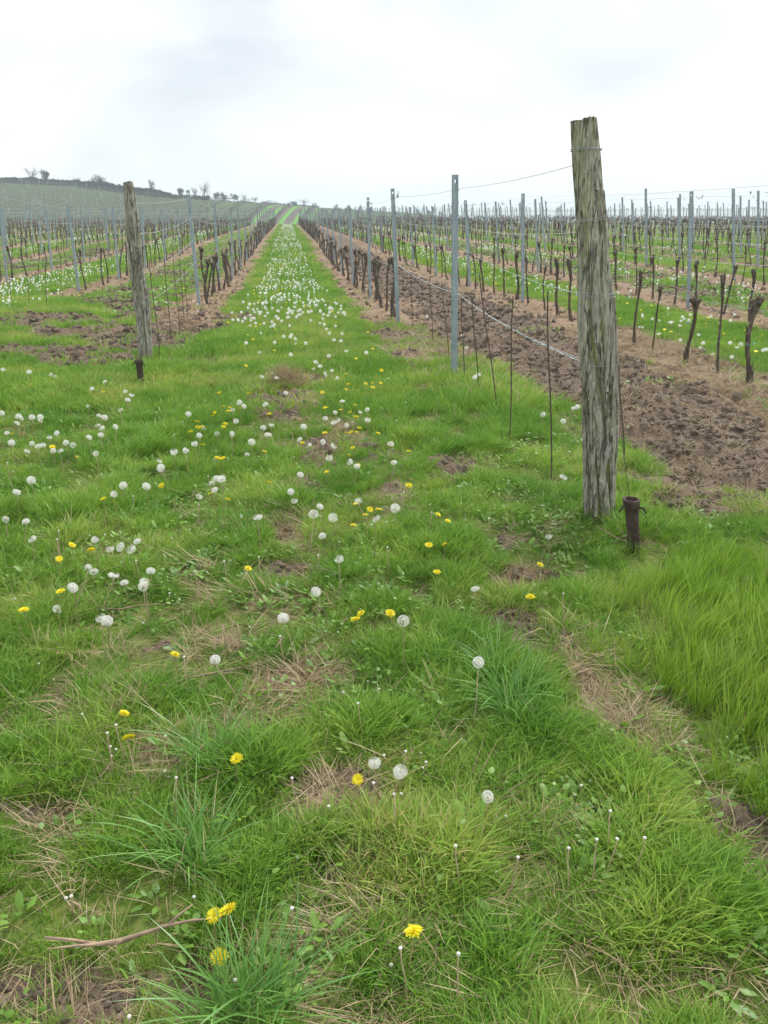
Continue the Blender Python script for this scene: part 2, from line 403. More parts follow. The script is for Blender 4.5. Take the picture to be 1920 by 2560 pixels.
def ground_mat():
    m, n, N, Lk = mat('ground')
    geo = N('ShaderNodeNewGeometry'); P = geo.outputs['Position']
    soil = attr(N, 'soil'); straw = attr(N, 'straw'); inrow = attr(N, 'inrow'); rc = attr(N, 'rc'); hill = attr(N, 'hill'); wild = attr(N, 'wild')
    n1 = noise(N, Lk, P, 3.0, 6, 0.6); n2 = noise(N, Lk, P, 22.0, 6, 0.7); n3 = noise(N, Lk, P, 0.35, 4)
    r1 = ramp(N, [(0.3, (0.076, 0.056, 0.040)), (0.5, (0.140, 0.104, 0.075)), (0.72, (0.228, 0.175, 0.128))]); Lk(n2, r1.inputs[0])
    r2 = ramp(N, [(0.3, (0.06, 0.10, 0.020)), (0.5, (0.10, 0.155, 0.028)), (0.7, (0.19, 0.19, 0.06))]); Lk(n2, r2.inputs[0])
    r3 = ramp(N, [(0.3, (0.15, 0.105, 0.07)), (0.5, (0.25, 0.178, 0.118)), (0.72, (0.36, 0.275, 0.18))]); Lk(n2, r3.inputs[0])
    s1 = math_(N, Lk, 'ADD', soil, math_(N, Lk, 'MULTIPLY', math_(N, Lk, 'SUBTRACT', n1, 0.5), 0.9))
    fs = N('ShaderNodeMapRange'); fs.inputs[1].default_value = 0.30; fs.inputs[2].default_value = 0.55; Lk(s1, fs.inputs[0])
    c = mixc(N, Lk, fs.outputs[0], r2.outputs[0], r1.outputs[0])
    s2 = math_(N, Lk, 'ADD', straw, math_(N, Lk, 'MULTIPLY', math_(N, Lk, 'SUBTRACT', n1, 0.5), 1.1))
    fs2 = N('ShaderNodeMapRange'); fs2.inputs[1].default_value = 0.35; fs2.inputs[2].default_value = 0.7; Lk(s2, fs2.inputs[0])
    c = mixc(N, Lk, fs2.outputs[0], c, r3.outputs[0])
    # hillside rows: every second alley is green, the rest bare and full of vine wood
    fr = math_(N, Lk, 'PINGPONG', rc, 1.0)
    j = math_(N, Lk, 'ADD', fr, math_(N, Lk, 'MULTIPLY', math_(N, Lk, 'SUBTRACT', n1, 0.5), 0.25))
    hr = ramp(N, [(0.28, (0.105, 0.092, 0.080)), (0.42, (0.13, 0.118, 0.085)), (0.62, (0.115, 0.098, 0.085)), (0.70, (0.10, 0.26, 0.04)), (0.95, (0.11, 0.30, 0.045))]); Lk(j, hr.inputs[0])
    up = attr(N, 'upper')
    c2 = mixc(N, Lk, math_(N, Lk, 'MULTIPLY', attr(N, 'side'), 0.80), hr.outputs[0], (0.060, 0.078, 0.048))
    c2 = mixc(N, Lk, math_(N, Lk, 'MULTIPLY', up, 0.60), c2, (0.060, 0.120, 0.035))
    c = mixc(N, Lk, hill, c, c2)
    c = mixc(N, Lk, wild, c, (0.10, 0.15, 0.07))
    p = N('ShaderNodeBsdfPrincipled'); Lk(c, p.inputs['Base Color']); p.inputs['Roughness'].default_value = 0.95
    p.inputs['Specular IOR Level'].default_value = 0.1
    b = N('ShaderNodeBump'); b.inputs['Strength'].default_value = 0.7; b.inputs['Distance'].default_value = 0.02
    Lk(n2, b.inputs['Height']); Lk(b.outputs[0], p.inputs['Normal'])
    o = N('ShaderNodeOutputMaterial'); Lk(p.outputs[0], o.inputs[0])
    return m
M['ground'] = ground_mat()

# ================================================================== ground sheet
def build_ground():
    nx, ny = 520, 640
    u = np.linspace(-1, 1, nx); k = 8.2
    xs = np.sinh(u * k) / math.sinh(k) * 3200
    v = np.linspace(0, 1, ny); k2 = 8.0
    ys = -4 + (np.expm1(v * k2) / math.expm1(k2)) ** 1.0 * 3600
    # evener spacing near the camera
    ys = np.concatenate([np.arange(-5, 0.8, 0.4), np.arange(0.8, 7, 0.035), 7 + np.cumsum(0.035 * 1.0125 ** np.arange(470))])
    ys = ys[ys < 3300]; ys = np.append(ys, [3300.0])
    xn = np.concatenate([np.arange(0, 3.2, 0.04), 3.2 + np.cumsum(0.04 * 1.022 ** np.arange(360))]); xn = xn[xn < 3200]; xn = np.append(xn, 3200.0)
    xs = np.concatenate([-xn[:0:-1], xn])
    nx, ny = len(xs), len(ys)
    X, Y = np.meshgrid(xs, ys)
    x = X.ravel(); y = Y.ravel()
    z = H(x, y)
    soil, straw, inrow, green, strip, fl, fr, lat, al, even = masks(x, y)
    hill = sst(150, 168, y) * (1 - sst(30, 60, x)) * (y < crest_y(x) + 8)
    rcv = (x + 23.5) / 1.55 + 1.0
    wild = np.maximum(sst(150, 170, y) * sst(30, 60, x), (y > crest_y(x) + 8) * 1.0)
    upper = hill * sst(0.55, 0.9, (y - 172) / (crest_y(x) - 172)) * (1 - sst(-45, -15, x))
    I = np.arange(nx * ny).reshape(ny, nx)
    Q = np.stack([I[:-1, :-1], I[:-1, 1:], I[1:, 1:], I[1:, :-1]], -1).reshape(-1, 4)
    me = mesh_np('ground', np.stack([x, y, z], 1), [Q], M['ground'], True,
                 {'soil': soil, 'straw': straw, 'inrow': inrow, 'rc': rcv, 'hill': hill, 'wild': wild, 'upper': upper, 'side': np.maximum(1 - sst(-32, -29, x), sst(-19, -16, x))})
    o = link(bpy.data.objects.new('ground', me)); tag(o, kind='structure')
    print('ground tris', len(Q) * 2)
build_ground()

# ================================================================== scattering (ground cover only)
def scatter(name, label, pts, rot, sc, idx, tint, variants, cat='grass'):
    me = bpy.data.meshes.new(name)
    n = len(pts)
    me.vertices.add(n); me.vertices.foreach_set('co', np.asarray(pts, dtype=np.float32).ravel())
    a = me.attributes.new('rot', 'FLOAT_VECTOR', 'POINT'); a.data.foreach_set('vector', np.asarray(rot, dtype=np.float32).ravel())
    a = me.attributes.new('sc', 'FLOAT_VECTOR', 'POINT'); a.data.foreach_set('vector', np.asarray(sc, dtype=np.float32).ravel())
    a = me.attributes.new('idx', 'INT', 'POINT'); a.data.foreach_set('value', np.asarray(idx, dtype=np.int32))
    a = me.attributes.new('tint', 'FLOAT', 'POINT'); a.data.foreach_set('value', np.asarray(tint, dtype=np.float32))
    me.update()
    o = link(bpy.data.objects.new(name, me)); tag(o, label, cat, kind='stuff')
    coll = bpy.data.collections.new(name + '_pieces')
    for i, vm in enumerate(variants):
        vo = bpy.data.objects.new('%s_piece.%03d' % (name, i + 1), vm); vo['kind'] = 'stuff'; coll.objects.link(vo)
    g = bpy.data.node_groups.new(name, 'GeometryNodeTree')
    g.interface.new_socket('Geometry', in_out='INPUT', socket_type='NodeSocketGeometry')
    g.interface.new_socket('Geometry', in_out='OUTPUT', socket_type='NodeSocketGeometry')
    gi = g.nodes.new('NodeGroupInput'); go = g.nodes.new('NodeGroupOutput')
    ci = g.nodes.new('GeometryNodeCollectionInfo'); ci.inputs['Collection'].default_value = coll
    ci.inputs['Separate Children'].default_value = True; ci.inputs['Reset Children'].default_value = True
    ip = g.nodes.new('GeometryNodeInstanceOnPoints'); ip.inputs['Pick Instance'].default_value = True
    def na(nm, t):
        q = g.nodes.new('GeometryNodeInputNamedAttribute'); q.data_type = t; q.inputs[0].default_value = nm
        return next(s for s in q.outputs if s.enabled and s.name == 'Attribute')
    g.links.new(gi.outputs[0], ip.inputs['Points']); g.links.new(ci.outputs[0], ip.inputs['Instance'])
    g.links.new(na('idx', 'INT'), ip.inputs['Instance Index'])
    g.links.new(na('rot', 'FLOAT_VECTOR'), ip.inputs['Rotation'])
    g.links.new(na('sc', 'FLOAT_VECTOR'), ip.inputs['Scale'])
    g.links.new(ip.outputs[0], go.inputs[0])
    md = o.modifiers.new('scatter', 'NODES'); md.node_group = g
    print(name, n)
    return o

def clump(name, mt, n, rad, hmin, hmax, wid, lean, seed, segs=3, flat=0.0, bias=(0.25, 0.1), droop=1.0):
    rg = np.random.default_rng(seed)
    V = []; Q = []; T = []; A = []
    for i in range(n):
        an = rg.uniform(0, 2 * math.pi); r = rad * math.sqrt(rg.uniform())
        bx, by = r * math.cos(an), r * math.sin(an)
        h = rg.uniform(hmin, hmax); wd = wid * rg.uniform(0.7, 1.3)
        da = an + rg.normal(0, 0.9)
        ln = lean * rg.uniform(0.2, 1.2)
        dx = math.cos(da) * ln + bias[0] * rg.uniform(0.3, 1); dy = math.sin(da) * ln + bias[1] * rg.uniform(0.3, 1)
        fa = rg.uniform(0, math.pi); wx, wy = math.cos(fa) * wd / 2, math.sin(fa) * wd / 2
        val = rg.uniform()
        b = len(V)
        for s in range(segs):
            t = s / segs; bend = t * t * droop + t * 0.3
            z = h * (t - 0.35 * t * t * min(1.5, math.hypot(dx, dy))) * (1 - flat)
            px, py = bx + dx * h * bend, by + dy * h * bend
            k = 1 - 0.45 * t
            V += [(px - wx * k, py - wy * k, z - (0.01 if s == 0 else 0)), (px + wx * k, py + wy * k, z - (0.01 if s == 0 else 0))]; A += [val, val]
        t = 1.0; bend = droop + 0.3
        V.append((bx + dx * h * bend, by + dy * h * bend, h * (1 - 0.35 * min(1.5, math.hypot(dx, dy))) * (1 - flat))); A.append(val)
        for s in range(segs - 1):
            Q.append((b + 2 * s, b + 2 * s + 1, b + 2 * s + 3, b + 2 * s + 2))
        T.append((b + 2 * segs - 2, b + 2 * segs - 1, b + 2 * segs))
    return mesh_np(name, np.array(V), [np.array(Q), np.array(T)], mt, False, {'val': A})

def leafclump(name, mt, n, rad, size, seed, h=0.05, round_=True):
    rg = np.random.default_rng(seed); mb = MB()
    for i in range(n):
        an = rg.uniform(0, 6.283); r = rad * math.sqrt(rg.uniform()); s = size * rg.uniform(0.6, 1.3)
        c = Vector((r * math.cos(an), r * math.sin(an), h * rg.uniform(0.2, 1)))
        da = an + rg.normal(0, .5); tilt = rg.uniform(0.1, 0.9)
        d = Vector((math.cos(da) * math.cos(tilt), math.sin(da) * math.cos(tilt), math.sin(tilt)))
        sd = Vector((-math.sin(da), math.cos(da), 0)) * (0.42 if round_ else 0.26)
        up = d.cross(sd).normalized() * 0.08 * s
        p = [c, c + (d * .35 + sd) * s - up, c + d * .5 * s + up * 0, c + (d * .35 - sd) * s - up, c + (d * .8 + sd * .6) * s - up, c + (d * .8 - sd * .6) * s - up, c + d * 1.05 * s - up * 2]
        mb.add([tuple(q) for q in p], [(0, 1, 4, 2), (0, 2, 5, 3)], [(2, 4, 6), (2, 6, 5)], rg.uniform())
    return mb.mesh(name, mt)

def visible(x, y, z, pad=140, top=True):
    px, py, dep = proj(x, y, z)
    return (dep > 0.3) & (px > -pad) & (px < 1920 + pad) & (py < 2560 + pad * 2.2) & (py > -200)

def make_points(n_try, ymin, ymax, power, dens, seed, maxlat=None):
    """random points on the visible land, density ~ distance^-power, thinned by dens(x, y)"""
    rg = np.random.default_rng(seed)
    u = rg.uniform(size=n_try)
    p = 2 - power      # wedge area element ~ y dy
    if abs(p) < 1e-6: y = ymin * (ymax / ymin) ** u
    else: y = (ymin ** p + u * (ymax ** p - ymin ** p)) ** (1 / p)
    x = rg.uniform(-1, 1, n_try) * (y * 0.50 + 0.45)
    keep = rg.uniform(size=n_try) < dens(x, y)
    x = x[keep]; y = y[keep]
    z = H(x, y)
    k = visible(x, y, z)
    return x[k], y[k], z[k], rg

def orient(n, rg, tilt=0.12):
    return np.stack([rg.normal(0, tilt, n), rg.normal(0, tilt, n), rg.uniform(0, 2 * math.pi, n)], 1)
def fixrot(n, rg, tilt=0.1, spread=0.9):
    return np.stack([rg.normal(0, tilt, n), rg.normal(0, tilt, n), rg.normal(0, spread, n)], 1)

# flower heads measured in the photograph, as pixels; each is then stood on the land where its ray meets it
WHITE_PX = [(8,924),(73,931),(126,937),(138,942),(230,973),(262,955),(313,980),(319,1001),(330,987),(302,1026),(248,1040),(262,1045),(244,1064),(254,1071),(289,1068),(46,1042),(54,1047),(43,1059),(80,1044),(101,1044),(101,1052),(142,1084),(124,1095),(223,1095),(252,1089),(80,1110),(96,1117),(108,1114),(165,1108),(183,1114),(69,1128),(133,1128),(150,1128),(29,1108),(18,1083),(5,1034),(220,1015),(471,1036),(598,1007),(610,1017),(581,1026),(590,1054),(510,1071),(543,1085),(498,1090),(579,1086),(486,1110),(465,1127),(435,1130),(629,1106),(618,1138),(399,1153),(402,1171),(308,1215),(366,1217),(78,1202),(42,1232),(285,1237),(531,1209),(542,1198),(554,1199),(537,1226),(498,1242),(14,1300),(65,1305),(80,1349),(238,1350),(275,1373),(326,1373),(343,1355),(301,1369),(377,1429),(235,1431),(285,1439),(361,1454),(358,1468),(311,1459),(219,1423),(182,1471),(240,1135),(144,1524),(251,1546),(267,1554),(538,1651),(650,882),(680,934),(656,952),(692,944),(714,971),(800,917),(783,922),(790,907),(822,891),(814,936),(830,927),(842,946),(856,1009),(838,1032),(813,1047),(835,1061),(844,1051),(866,1064),(901,1030),(918,1025),(919,1051),(759,1068),(749,1098),(771,1098),(807,1107),(835,1115),(823,1147),(874,1156),(892,1167),(751,1188),(977,1111),(985,1164),(679,1063),(658,1070),(727,1232),(736,1253),(800,1268),(784,1287),(833,1295),(896,1254),(940,1298),(988,1272),(806,1341),(847,1398),(790,1481),(644,1294),(1187,944),(663,1011),(1188,1474),(670,1088),(739,861),(764,859),(852,853),(835,851),(865,878),(816,821),(800,808),(839,817),(823,834),(676,817),(685,817),(626,815),(653,833),(752,776),(801,780),(99,749),(21,748),(100,725),(118,740),(129,736),(39,754),(484,758),(493,759),(495,781),(461,778),(185,714),(709,1566),(1196,1658),(936,1909),(1001,1931),(1219,1994),(1008,1553),(1649,802),(1598,816),(1606,818),(1606,787),(1682,805),(1673,806),(1703,802),(1699,817),(1747,837),(1700,855),(1757,862),(1750,871),(1842,874),(1831,884),(1851,866),(1873,897),(1782,887),(1825,857),(1647,831),(1357,1036),(1433,1023),(1443,1018),(1408,1054),(1409,1194),(1370,1372),(1131,857),(1155,838),(1166,865),(1188,944),(1196,938),(1067,790)]
YELLOW_PX = [(80,962),(259,981),(548,982),(621,983),(559,1016),(574,1019),(571,1028),(537,1030),(532,1041),(492,1055),(494,1069),(505,1067),(563,1060),(559,1067),(477,1080),(507,1113),(557,1146),(543,1145),(131,1118),(191,1143),(259,1248),(404,1214),(569,1249),(527,1235),(180,1363),(228,1376),(148,1398),(152,1479),(60,1526),(620,1422),(29,1085),(673,1034),(769,940),(806,981),(865,974),(870,961),(914,960),(932,958),(952,958),(932,969),(956,969),(890,897),(954,927),(865,935),(813,1020),(887,1013),(853,1027),(875,1031),(890,1043),(898,1071),(866,1083),(878,1081),(892,1081),(812,1084),(945,1090),(882,1120),(871,1138),(756,1110),(661,1130),(817,1186),(896,1164),(1021,1129),(1022,1212),(890,1260),(925,1274),(946,1275),(913,1288),(884,1314),(1095,1287),(1119,1303),(1072,1363),(1112,1362),(1092,1431),(673,1207),(437,1637),(310,1784),(322,1846),(592,1897),(903,1534),(889,1549),(975,1534),(894,1949),(1350,1412),(1326,1493),(572,2277),(538,2309),(548,2393),(1034,2330),(912,853),(932,876),(619,837),(633,849),(825,781),(839,806),(640,819),(615,915)]

# ------------------------------------------------------------------ grass
LONG = [(1.5, 3.1, .42, .5, 1), (1.5, 2.6, .42, .4, 1), (1.32, 2.2, .26, .3, 1), (1.75, 3.55, .25, .2, .6), (1.22, 1.8, .18, .25, .8), (1.12, 3.0, .14, .2, .7), (1.22, 2.6, .2, .35, .8), (1.28, 3.25, .25, .25, .8), (1.08, 1.95, .12, .2, .7)]
MID = [(0.45, 2.32, .22, .22, 1), (0.36, 2.85, .25, .25, .8), (0.2, 3.6, .3, .3, .6), (-0.1, 1.65, .2, .12, .7), (-0.42, 2.08, .18, .15, .8), (0.35, 1.5, .35, .2, .7), (0.75, 1.6, .3, .3, .8),
       (0.25, 5.6, .35, .7, .6), (-1.6, 5.5, .6, .9, .8), (-1.8, 4.2, .5, .5, .7), (-0.7, 4.6, .25, .4, .7), (1.3, 4.4, .35, .5, .6), (1.0, 6.6, .35, .8, .8), (0.9, 7.8, .4, .5, .8),
       (-2.3, 8.5, .4, .4, .6), (-1.9, 10.5, .5, 1.2, .8), (-3.3, 7.4, .9, .6, .8), (-1.0, 11, .3, 1.2, .5), (0.45, 12.6, .3, .5, .8), (-5.8, 15.5, 1.2, 1.2, .7), (-1.2, 2.0, .2, .2, .6), (0.0, 2.2, .2, .15, .5)]
V_lawn = [clump('grass_tuft', M['grass'], 34, 0.07, 0.035, 0.10, 0.0042, 0.7, 100 + i, 3) for i in range(5)] + \
         [clump('grass_tuft', M['grass'], 26, 0.055, 0.07, 0.15, 0.0048, 0.6, 120 + i, 4) for i in range(3)]
V_tall = [clump('long_grass_tuft', M['long'], 26, 0.06, 0.16, 0.33, 0.006, 0.28, 200 + i, 5, 0, (0.28, 0.12)) for i in range(4)]
V_blue = [clump('bluish_tuft', M['blue'], 20, 0.05, 0.14, 0.30, 0.0055, 0.75, 220 + i, 5, 0, (0.2, 0.05)) for i in range(3)]
V_dead = [clump('dead_tuft', M['straw'], 40, 0.08, 0.03, 0.10, 0.0028, 1.5, 240 + i, 3, 0.72) for i in range(4)]
V_rdead = [clump('sprayed_tuft', M['rust_straw'], 26, 0.14, 0.07, 0.20, 0.006, 1.5, 260 + i, 3, 0.68) for i in range(3)]
V_far = [clump('far_tuft', M['grass'], 30, 0.13, 0.045, 0.12, 0.010, 0.6, 280 + i, 2) for i in range(4)]
V_vfar = [clump('very_far_tuft', M['grass'], 26, 0.28, 0.05, 0.13, 0.03, 0.5, 290 + i, 2) for i in range(3)]
V_leaf = [leafclump('weed', M['leaf'], 12, 0.05, 0.019, 300 + i, 0.05) for i in range(3)] + [leafclump('weed', M['leaf'], 8, 0.03, 0.036, 310 + i, 0.04, False) for i in range(3)]
V_lfar = [leafclump('far_weed', M['leaf'], 14, 0.16, 0.055, 320 + i, 0.10) for i in range(3)]

def g_lawn(x, y): return masks(x, y)[3]
def tint_of(x, y, rg):
    return np.clip(0.37 + (fbm(x, y, 0.8, 91) - 0.5) * 1.8 + (fbm(x, y, 4.5, 95, 2) - .5) * 1.3 + rg.normal(0, 0.16, len(x)), 0, 1)

x, y, z, rg = make_points(70000, 0.75, 7.0, 1.15, lambda x, y: g_lawn(x, y) * (.35 + .65 * sst(.36, .52, fbm(x, y, 5.5, 47, 2))), 1)
n = len(x); mid = blobs(x, y, MID, 0.5, 8)
tn = fbm(x, y, 5.5, 47, 2)
s = 0.34 + 0.38 * rg.uniform(size=n) + 0.40 * mid + 0.5 * (fbm(x, y, 2.5, 19) - 0.5) + 1.0 * (tn - .5)
s = np.clip(s, .25, 2)
s = s * (0.85 + 0.15 * sst(1, 4, y))
idx = np.where(rg.uniform(size=n) < 0.12 + 0.5 * mid, rg.integers(5, 8, n), rg.integers(0, 5, n))
scatter('meadow_grass', 'green spring grass covering the headland in the foreground', np.stack([x, y, z], 1), fixrot(n, rg, 0.12, 1.2),
        np.stack([s * 1.05, s * 1.05, s], 1), idx, tint_of(x, y, rg), V_lawn)

x, y, z, rg = make_points(62000, 6.6, 24.0, 1.3, lambda x, y: g_lawn(x, y) * np.where((masks(x, y)[2] > .5) & (masks(x, y)[9] == 0), .35, 1), 2)
n = len(x); mid = blobs(x, y, MID, 0.5, 8)
s = 0.58 + 0.4 * rg.uniform(size=n) + 0.6 * mid
scatter('meadow_grass', 'green grass between the near ends of the vine rows', np.stack([x, y, z], 1), fixrot(n, rg), np.stack([s, s, s], 1), rg.integers(0, 4, n), tint_of(x, y, rg), V_far)

x, y, z, rg = make_points(60000, 23.0, 125.0, 1.2, lambda x, y: g_lawn(x, y) * np.where((masks(x, y)[9] == 0), .45, 1), 3)
n = len(x); s = 0.7 + 0.5 * rg.uniform(size=n)
scatter('alley_grass', 'green grass alleys far down between the vine rows', np.stack([x, y, z], 1), fixrot(n, rg), np.stack([s, s, s * (0.6 + 0.4 * (masks(x, y)[9]))], 1), rg.integers(0, 3, n), tint_of(x, y, rg), V_vfar)

# tall lush grass on the right, bluish tufts
x, y, z, rg = make_points(9000, 1.1, 5.0, 1.2, lambda x, y: blobs(x, y, LONG, 0.8, 13) * (.35 + .65 * sst(.38, .56, fbm(x, y, 4.5, 48, 2))) * (1 - 0.9 * masks(x, y)[1]) * (1 - .8 * masks(x, y)[0]) * clear(x, y), 4)
n = len(x); s = (0.42 + 0.55 * rg.uniform(size=n)) * (.45 + .55 * blobs(x, y, LONG, 0.8, 13)) * (.75 + .6 * (fbm(x, y, 3.3, 49) - .3))
scatter('tall_grass', 'tall bright green grass to the right of the trodden straw track', np.stack([x, y, z], 1), fixrot(n, rg, .14, 1.1), np.stack([s, s, s], 1), rg.integers(0, 4, n), tint_of(x, y, rg), V_tall)
BT = [(0.45, 2.30, .07, .06, .5), (0.38, 2.55, .04, .04, .4), (-0.50, 1.62, .05, .03, .6), (-0.12, 1.55, .025, .02, .5), (-0.52, 2.0, .05, .04, .4), (-0.3, 1.2, .06, .04, .8)]
x, y, z, rg = make_points(14000, 1.0, 4.6, 1.2, lambda x, y: blobs(x, y, BT, 0.2, 14), 5)
n = len(x); s = 0.6 + 0.4 * rg.uniform(size=n)
scatter('bluish_grass', 'coarse bluish grass tufts standing out of the foreground lawn', np.stack([x, y, z], 1), orient(n, rg, .15), np.stack([s, s, s], 1), rg.integers(0, 3, n), rg.uniform(size=n), V_blue)

# dead grass
def d_straw(x, y):
    m = masks(x, y); return np.clip(0.065 + 0.62 * sst(0.3, 0.85, m[1]) * (1 - 0.65 * sst(.4, .9, m[0])) + 0.16 * sst(.50, .70, fbm(x, y, 2.3, 55)), 0, 1) * clear(x, y)
x, y, z, rg = make_points(42000, 0.9, 12.0, 1.2, d_straw, 6)
n = len(x); s = 0.7 + 0.6 * rg.uniform(size=n)
scatter('dead_grass', 'matted pale dead grass between the green tufts', np.stack([x, y, z], 1), orient(n, rg, .2), np.stack([s, s, s * .9], 1), rg.integers(0, 4, n), rg.uniform(size=n), V_dead)
x, y, z, rg = make_points(46000, 6.0, 90.0, 1.25, lambda x, y: masks(x, y)[4] * masks(x, y)[2] * 0.8, 7)
n = len(x); s = 0.5 + 0.6 * rg.uniform(size=n) + 0.006 * y
scatter('dead_grass', 'rusty brown sprayed-off grass strips under the vines', np.stack([x, y, z], 1), orient(n, rg, .15), np.stack([s, s, s * .6], 1), rg.integers(0, 3, n), rg.uniform(size=n), V_rdead)
# a heap of dead grass in the middle of the headland
hx, hy = at(715, 968)
rg = np.random.default_rng(5); n = 60
a_ = rg.uniform(0, 6.283, n); r_ = 0.17 * np.sqrt(rg.uniform(size=n)); x = hx + r_ * np.cos(a_); y = hy + r_ * np.sin(a_) * .8
z = H(x, y) + 0.14 * (1 - (r_ / 0.2) ** 2)
scatter('straw_heap', 'brown heap of dead grass in the grassy path before the drift of white dandelions', np.stack([x, y, z], 1), orient(n, rg, .5), np.full((n, 3), 1.0), rg.integers(0, 4, n), rg.uniform(0.1, .5, size=n), V_dead, 'dead grass')

# broad leaves
def d_leaf(x, y):
    m = masks(x, y); base = sst(.48, .62, fbm(x, y, 1.1, 35)) * 0.7 + 0.12
    cl = blobs(x, y, [(1.1, 5.2, .5, .8, 1), (1.0, 4.3, .5, .5, 1), (-1.5, 4.6, .7, .6, 1), (-1.2, 3.6, .6, .3, 1), (0.8, 3.9, .4, .4, .7), (-.2, 1.3, .12, .06, 1), (.6, 1.75, .15, .1, .9), (1.2, 1.3, .2, .15, .9)])
    return np.clip(base * m[3] + cl * (m[0] < .4), 0, 1) * clear(x, y)
x, y, z, rg = make_points(9000, 0.9, 9.0, 1.1, d_leaf, 8)
n = len(x); s = 0.6 + 0.6 * rg.uniform(size=n)
scatter('broadleaf_weeds', 'low clover and broad-leaved weeds among the grass', np.stack([x, y, z], 1), orient(n, rg, .2), np.stack([s, s, s], 1), rg.integers(0, 6, n), tint_of(x, y, rg), V_leaf, 'weeds')
def d_lfar(x, y):
    m = masks(x, y); return np.clip((m[9] == 0) * m[2] * (1 - m[4]) * np.where(m[5] == 1, 0.015, 0.75) * sst(.40, .55, fbm(x, y, 1.0, 67)), 0, 1)
x, y, z, rg = make_points(26000, 6.0, 70.0, 1.25, d_lfar, 9)
n = len(x); s = 0.5 + 0.5 * rg.uniform(size=n) + .01 * y
scatter('broadleaf_weeds', 'weeds covering the unmown alleys between the vine rows', np.stack([x, y, z], 1), orient(n, rg, .2), np.stack([s, s, s * .8], 1), rg.integers(0, 3, n), tint_of(x, y, rg), V_lfar, 'weeds')

# clods of worked soil
def clod_mesh(seed):
    rg = np.random.default_rng(seed)
    import bmesh
    bm = bmesh.new(); bmesh.ops.create_icosphere(bm, subdivisions=2, radius=1)
    for v in bm.verts:
        v.co *= 0.75 + 0.45 * rg.uniform(); v.co.z *= 0.62
    me = bpy.data.meshes.new('clod'); bm.to_mesh(me); bm.free(); me.materials.append(M['clod']); return me
V_clod = [clod_mesh(i) for i in range(5)]
x, y, z, rg = make_points(90000, 1.0, 42.0, 1.5, lambda x, y: sst(.35, .8, masks(x, y)[0]) * 0.95 + 0.15 * masks(x, y)[4] * masks(x, y)[2], 10)
n = len(x); s = (0.007 + 0.028 * rg.uniform(size=n) ** 3.0) * (1 + 0.05 * y) * np.clip(0.35 + y * 0.11, 0.35, 1)
scatter('soil_clods', 'crumbly brown clods of the worked soil', np.stack([x, y, z], 1), orient(n, rg, .6), np.stack([s, s * rg.uniform(.7, 1.2, n), s], 1), rg.integers(0, 5, n), rg.uniform(size=n), V_clod, 'soil')

# ================================================================== ordinals and row names
ORD = ['first', 'second', 'third', 'fourth', 'fifth', 'sixth', 'seventh', 'eighth', 'ninth', 'tenth', 'eleventh', 'twelfth', 'thirteenth', 'fourteenth', 'fifteenth',
       'sixteenth', 'seventeenth', 'eighteenth', 'nineteenth', 'twentieth']
TENS = {2: 'twenty', 3: 'thirty', 4: 'forty', 5: 'fifty', 6: 'sixty', 7: 'seventy'}
def ordw(i):
    i += 1
    if i <= 20: return ORD[i - 1]
    if i % 10 == 0: return TENS[i // 10][:-1] + 'ieth'
    return TENS[i // 10] + '-' + ORD[i % 10 - 1]
def rowname(k):      # k >= 0 right of the path, k < 0 left
    return '%s vine row %s of the path' % ((ordw(k), 'right') if k >= 0 else (ordw(-k - 1), 'left'))
ROWS = [(k, ROWS_R[k]) for k in range(0, 27)] + [(-k - 1, ROWS_L[k]) for k in range(0, 17)]
ROWS.sort(key=lambda t: abs(t[1]))
def ROWLEAN(k):      # the trellis of the outer rows has been pulled over, more so to the right
    return float(np.interp(k, [-4, -3, -2, -1, 0, 1, 2, 3, 8], [.06, .06, .03, 0, -.028, -.085, -.11, -.14, -.15]))
P_START = {0: 8.17, -1: 15.4, 1: 15.2, -2: 20.3, 2: 14.0, -3: 24.9, 3: 12.9, 4: 12.2}
P_STEP = {0: 4.55, -1: 4.7, -2: 4.8, 1: 4.7, 2: 4.6}
V_START = {0: 13.2, -1: 16.0, -2: 20.9, 1: 5.0, -3: 21.5}
ROW_END = 121.0

def lap(lat, al, h=0.0):
    x, y = from_la(lat, al); return x, y, H1(x, y) + h

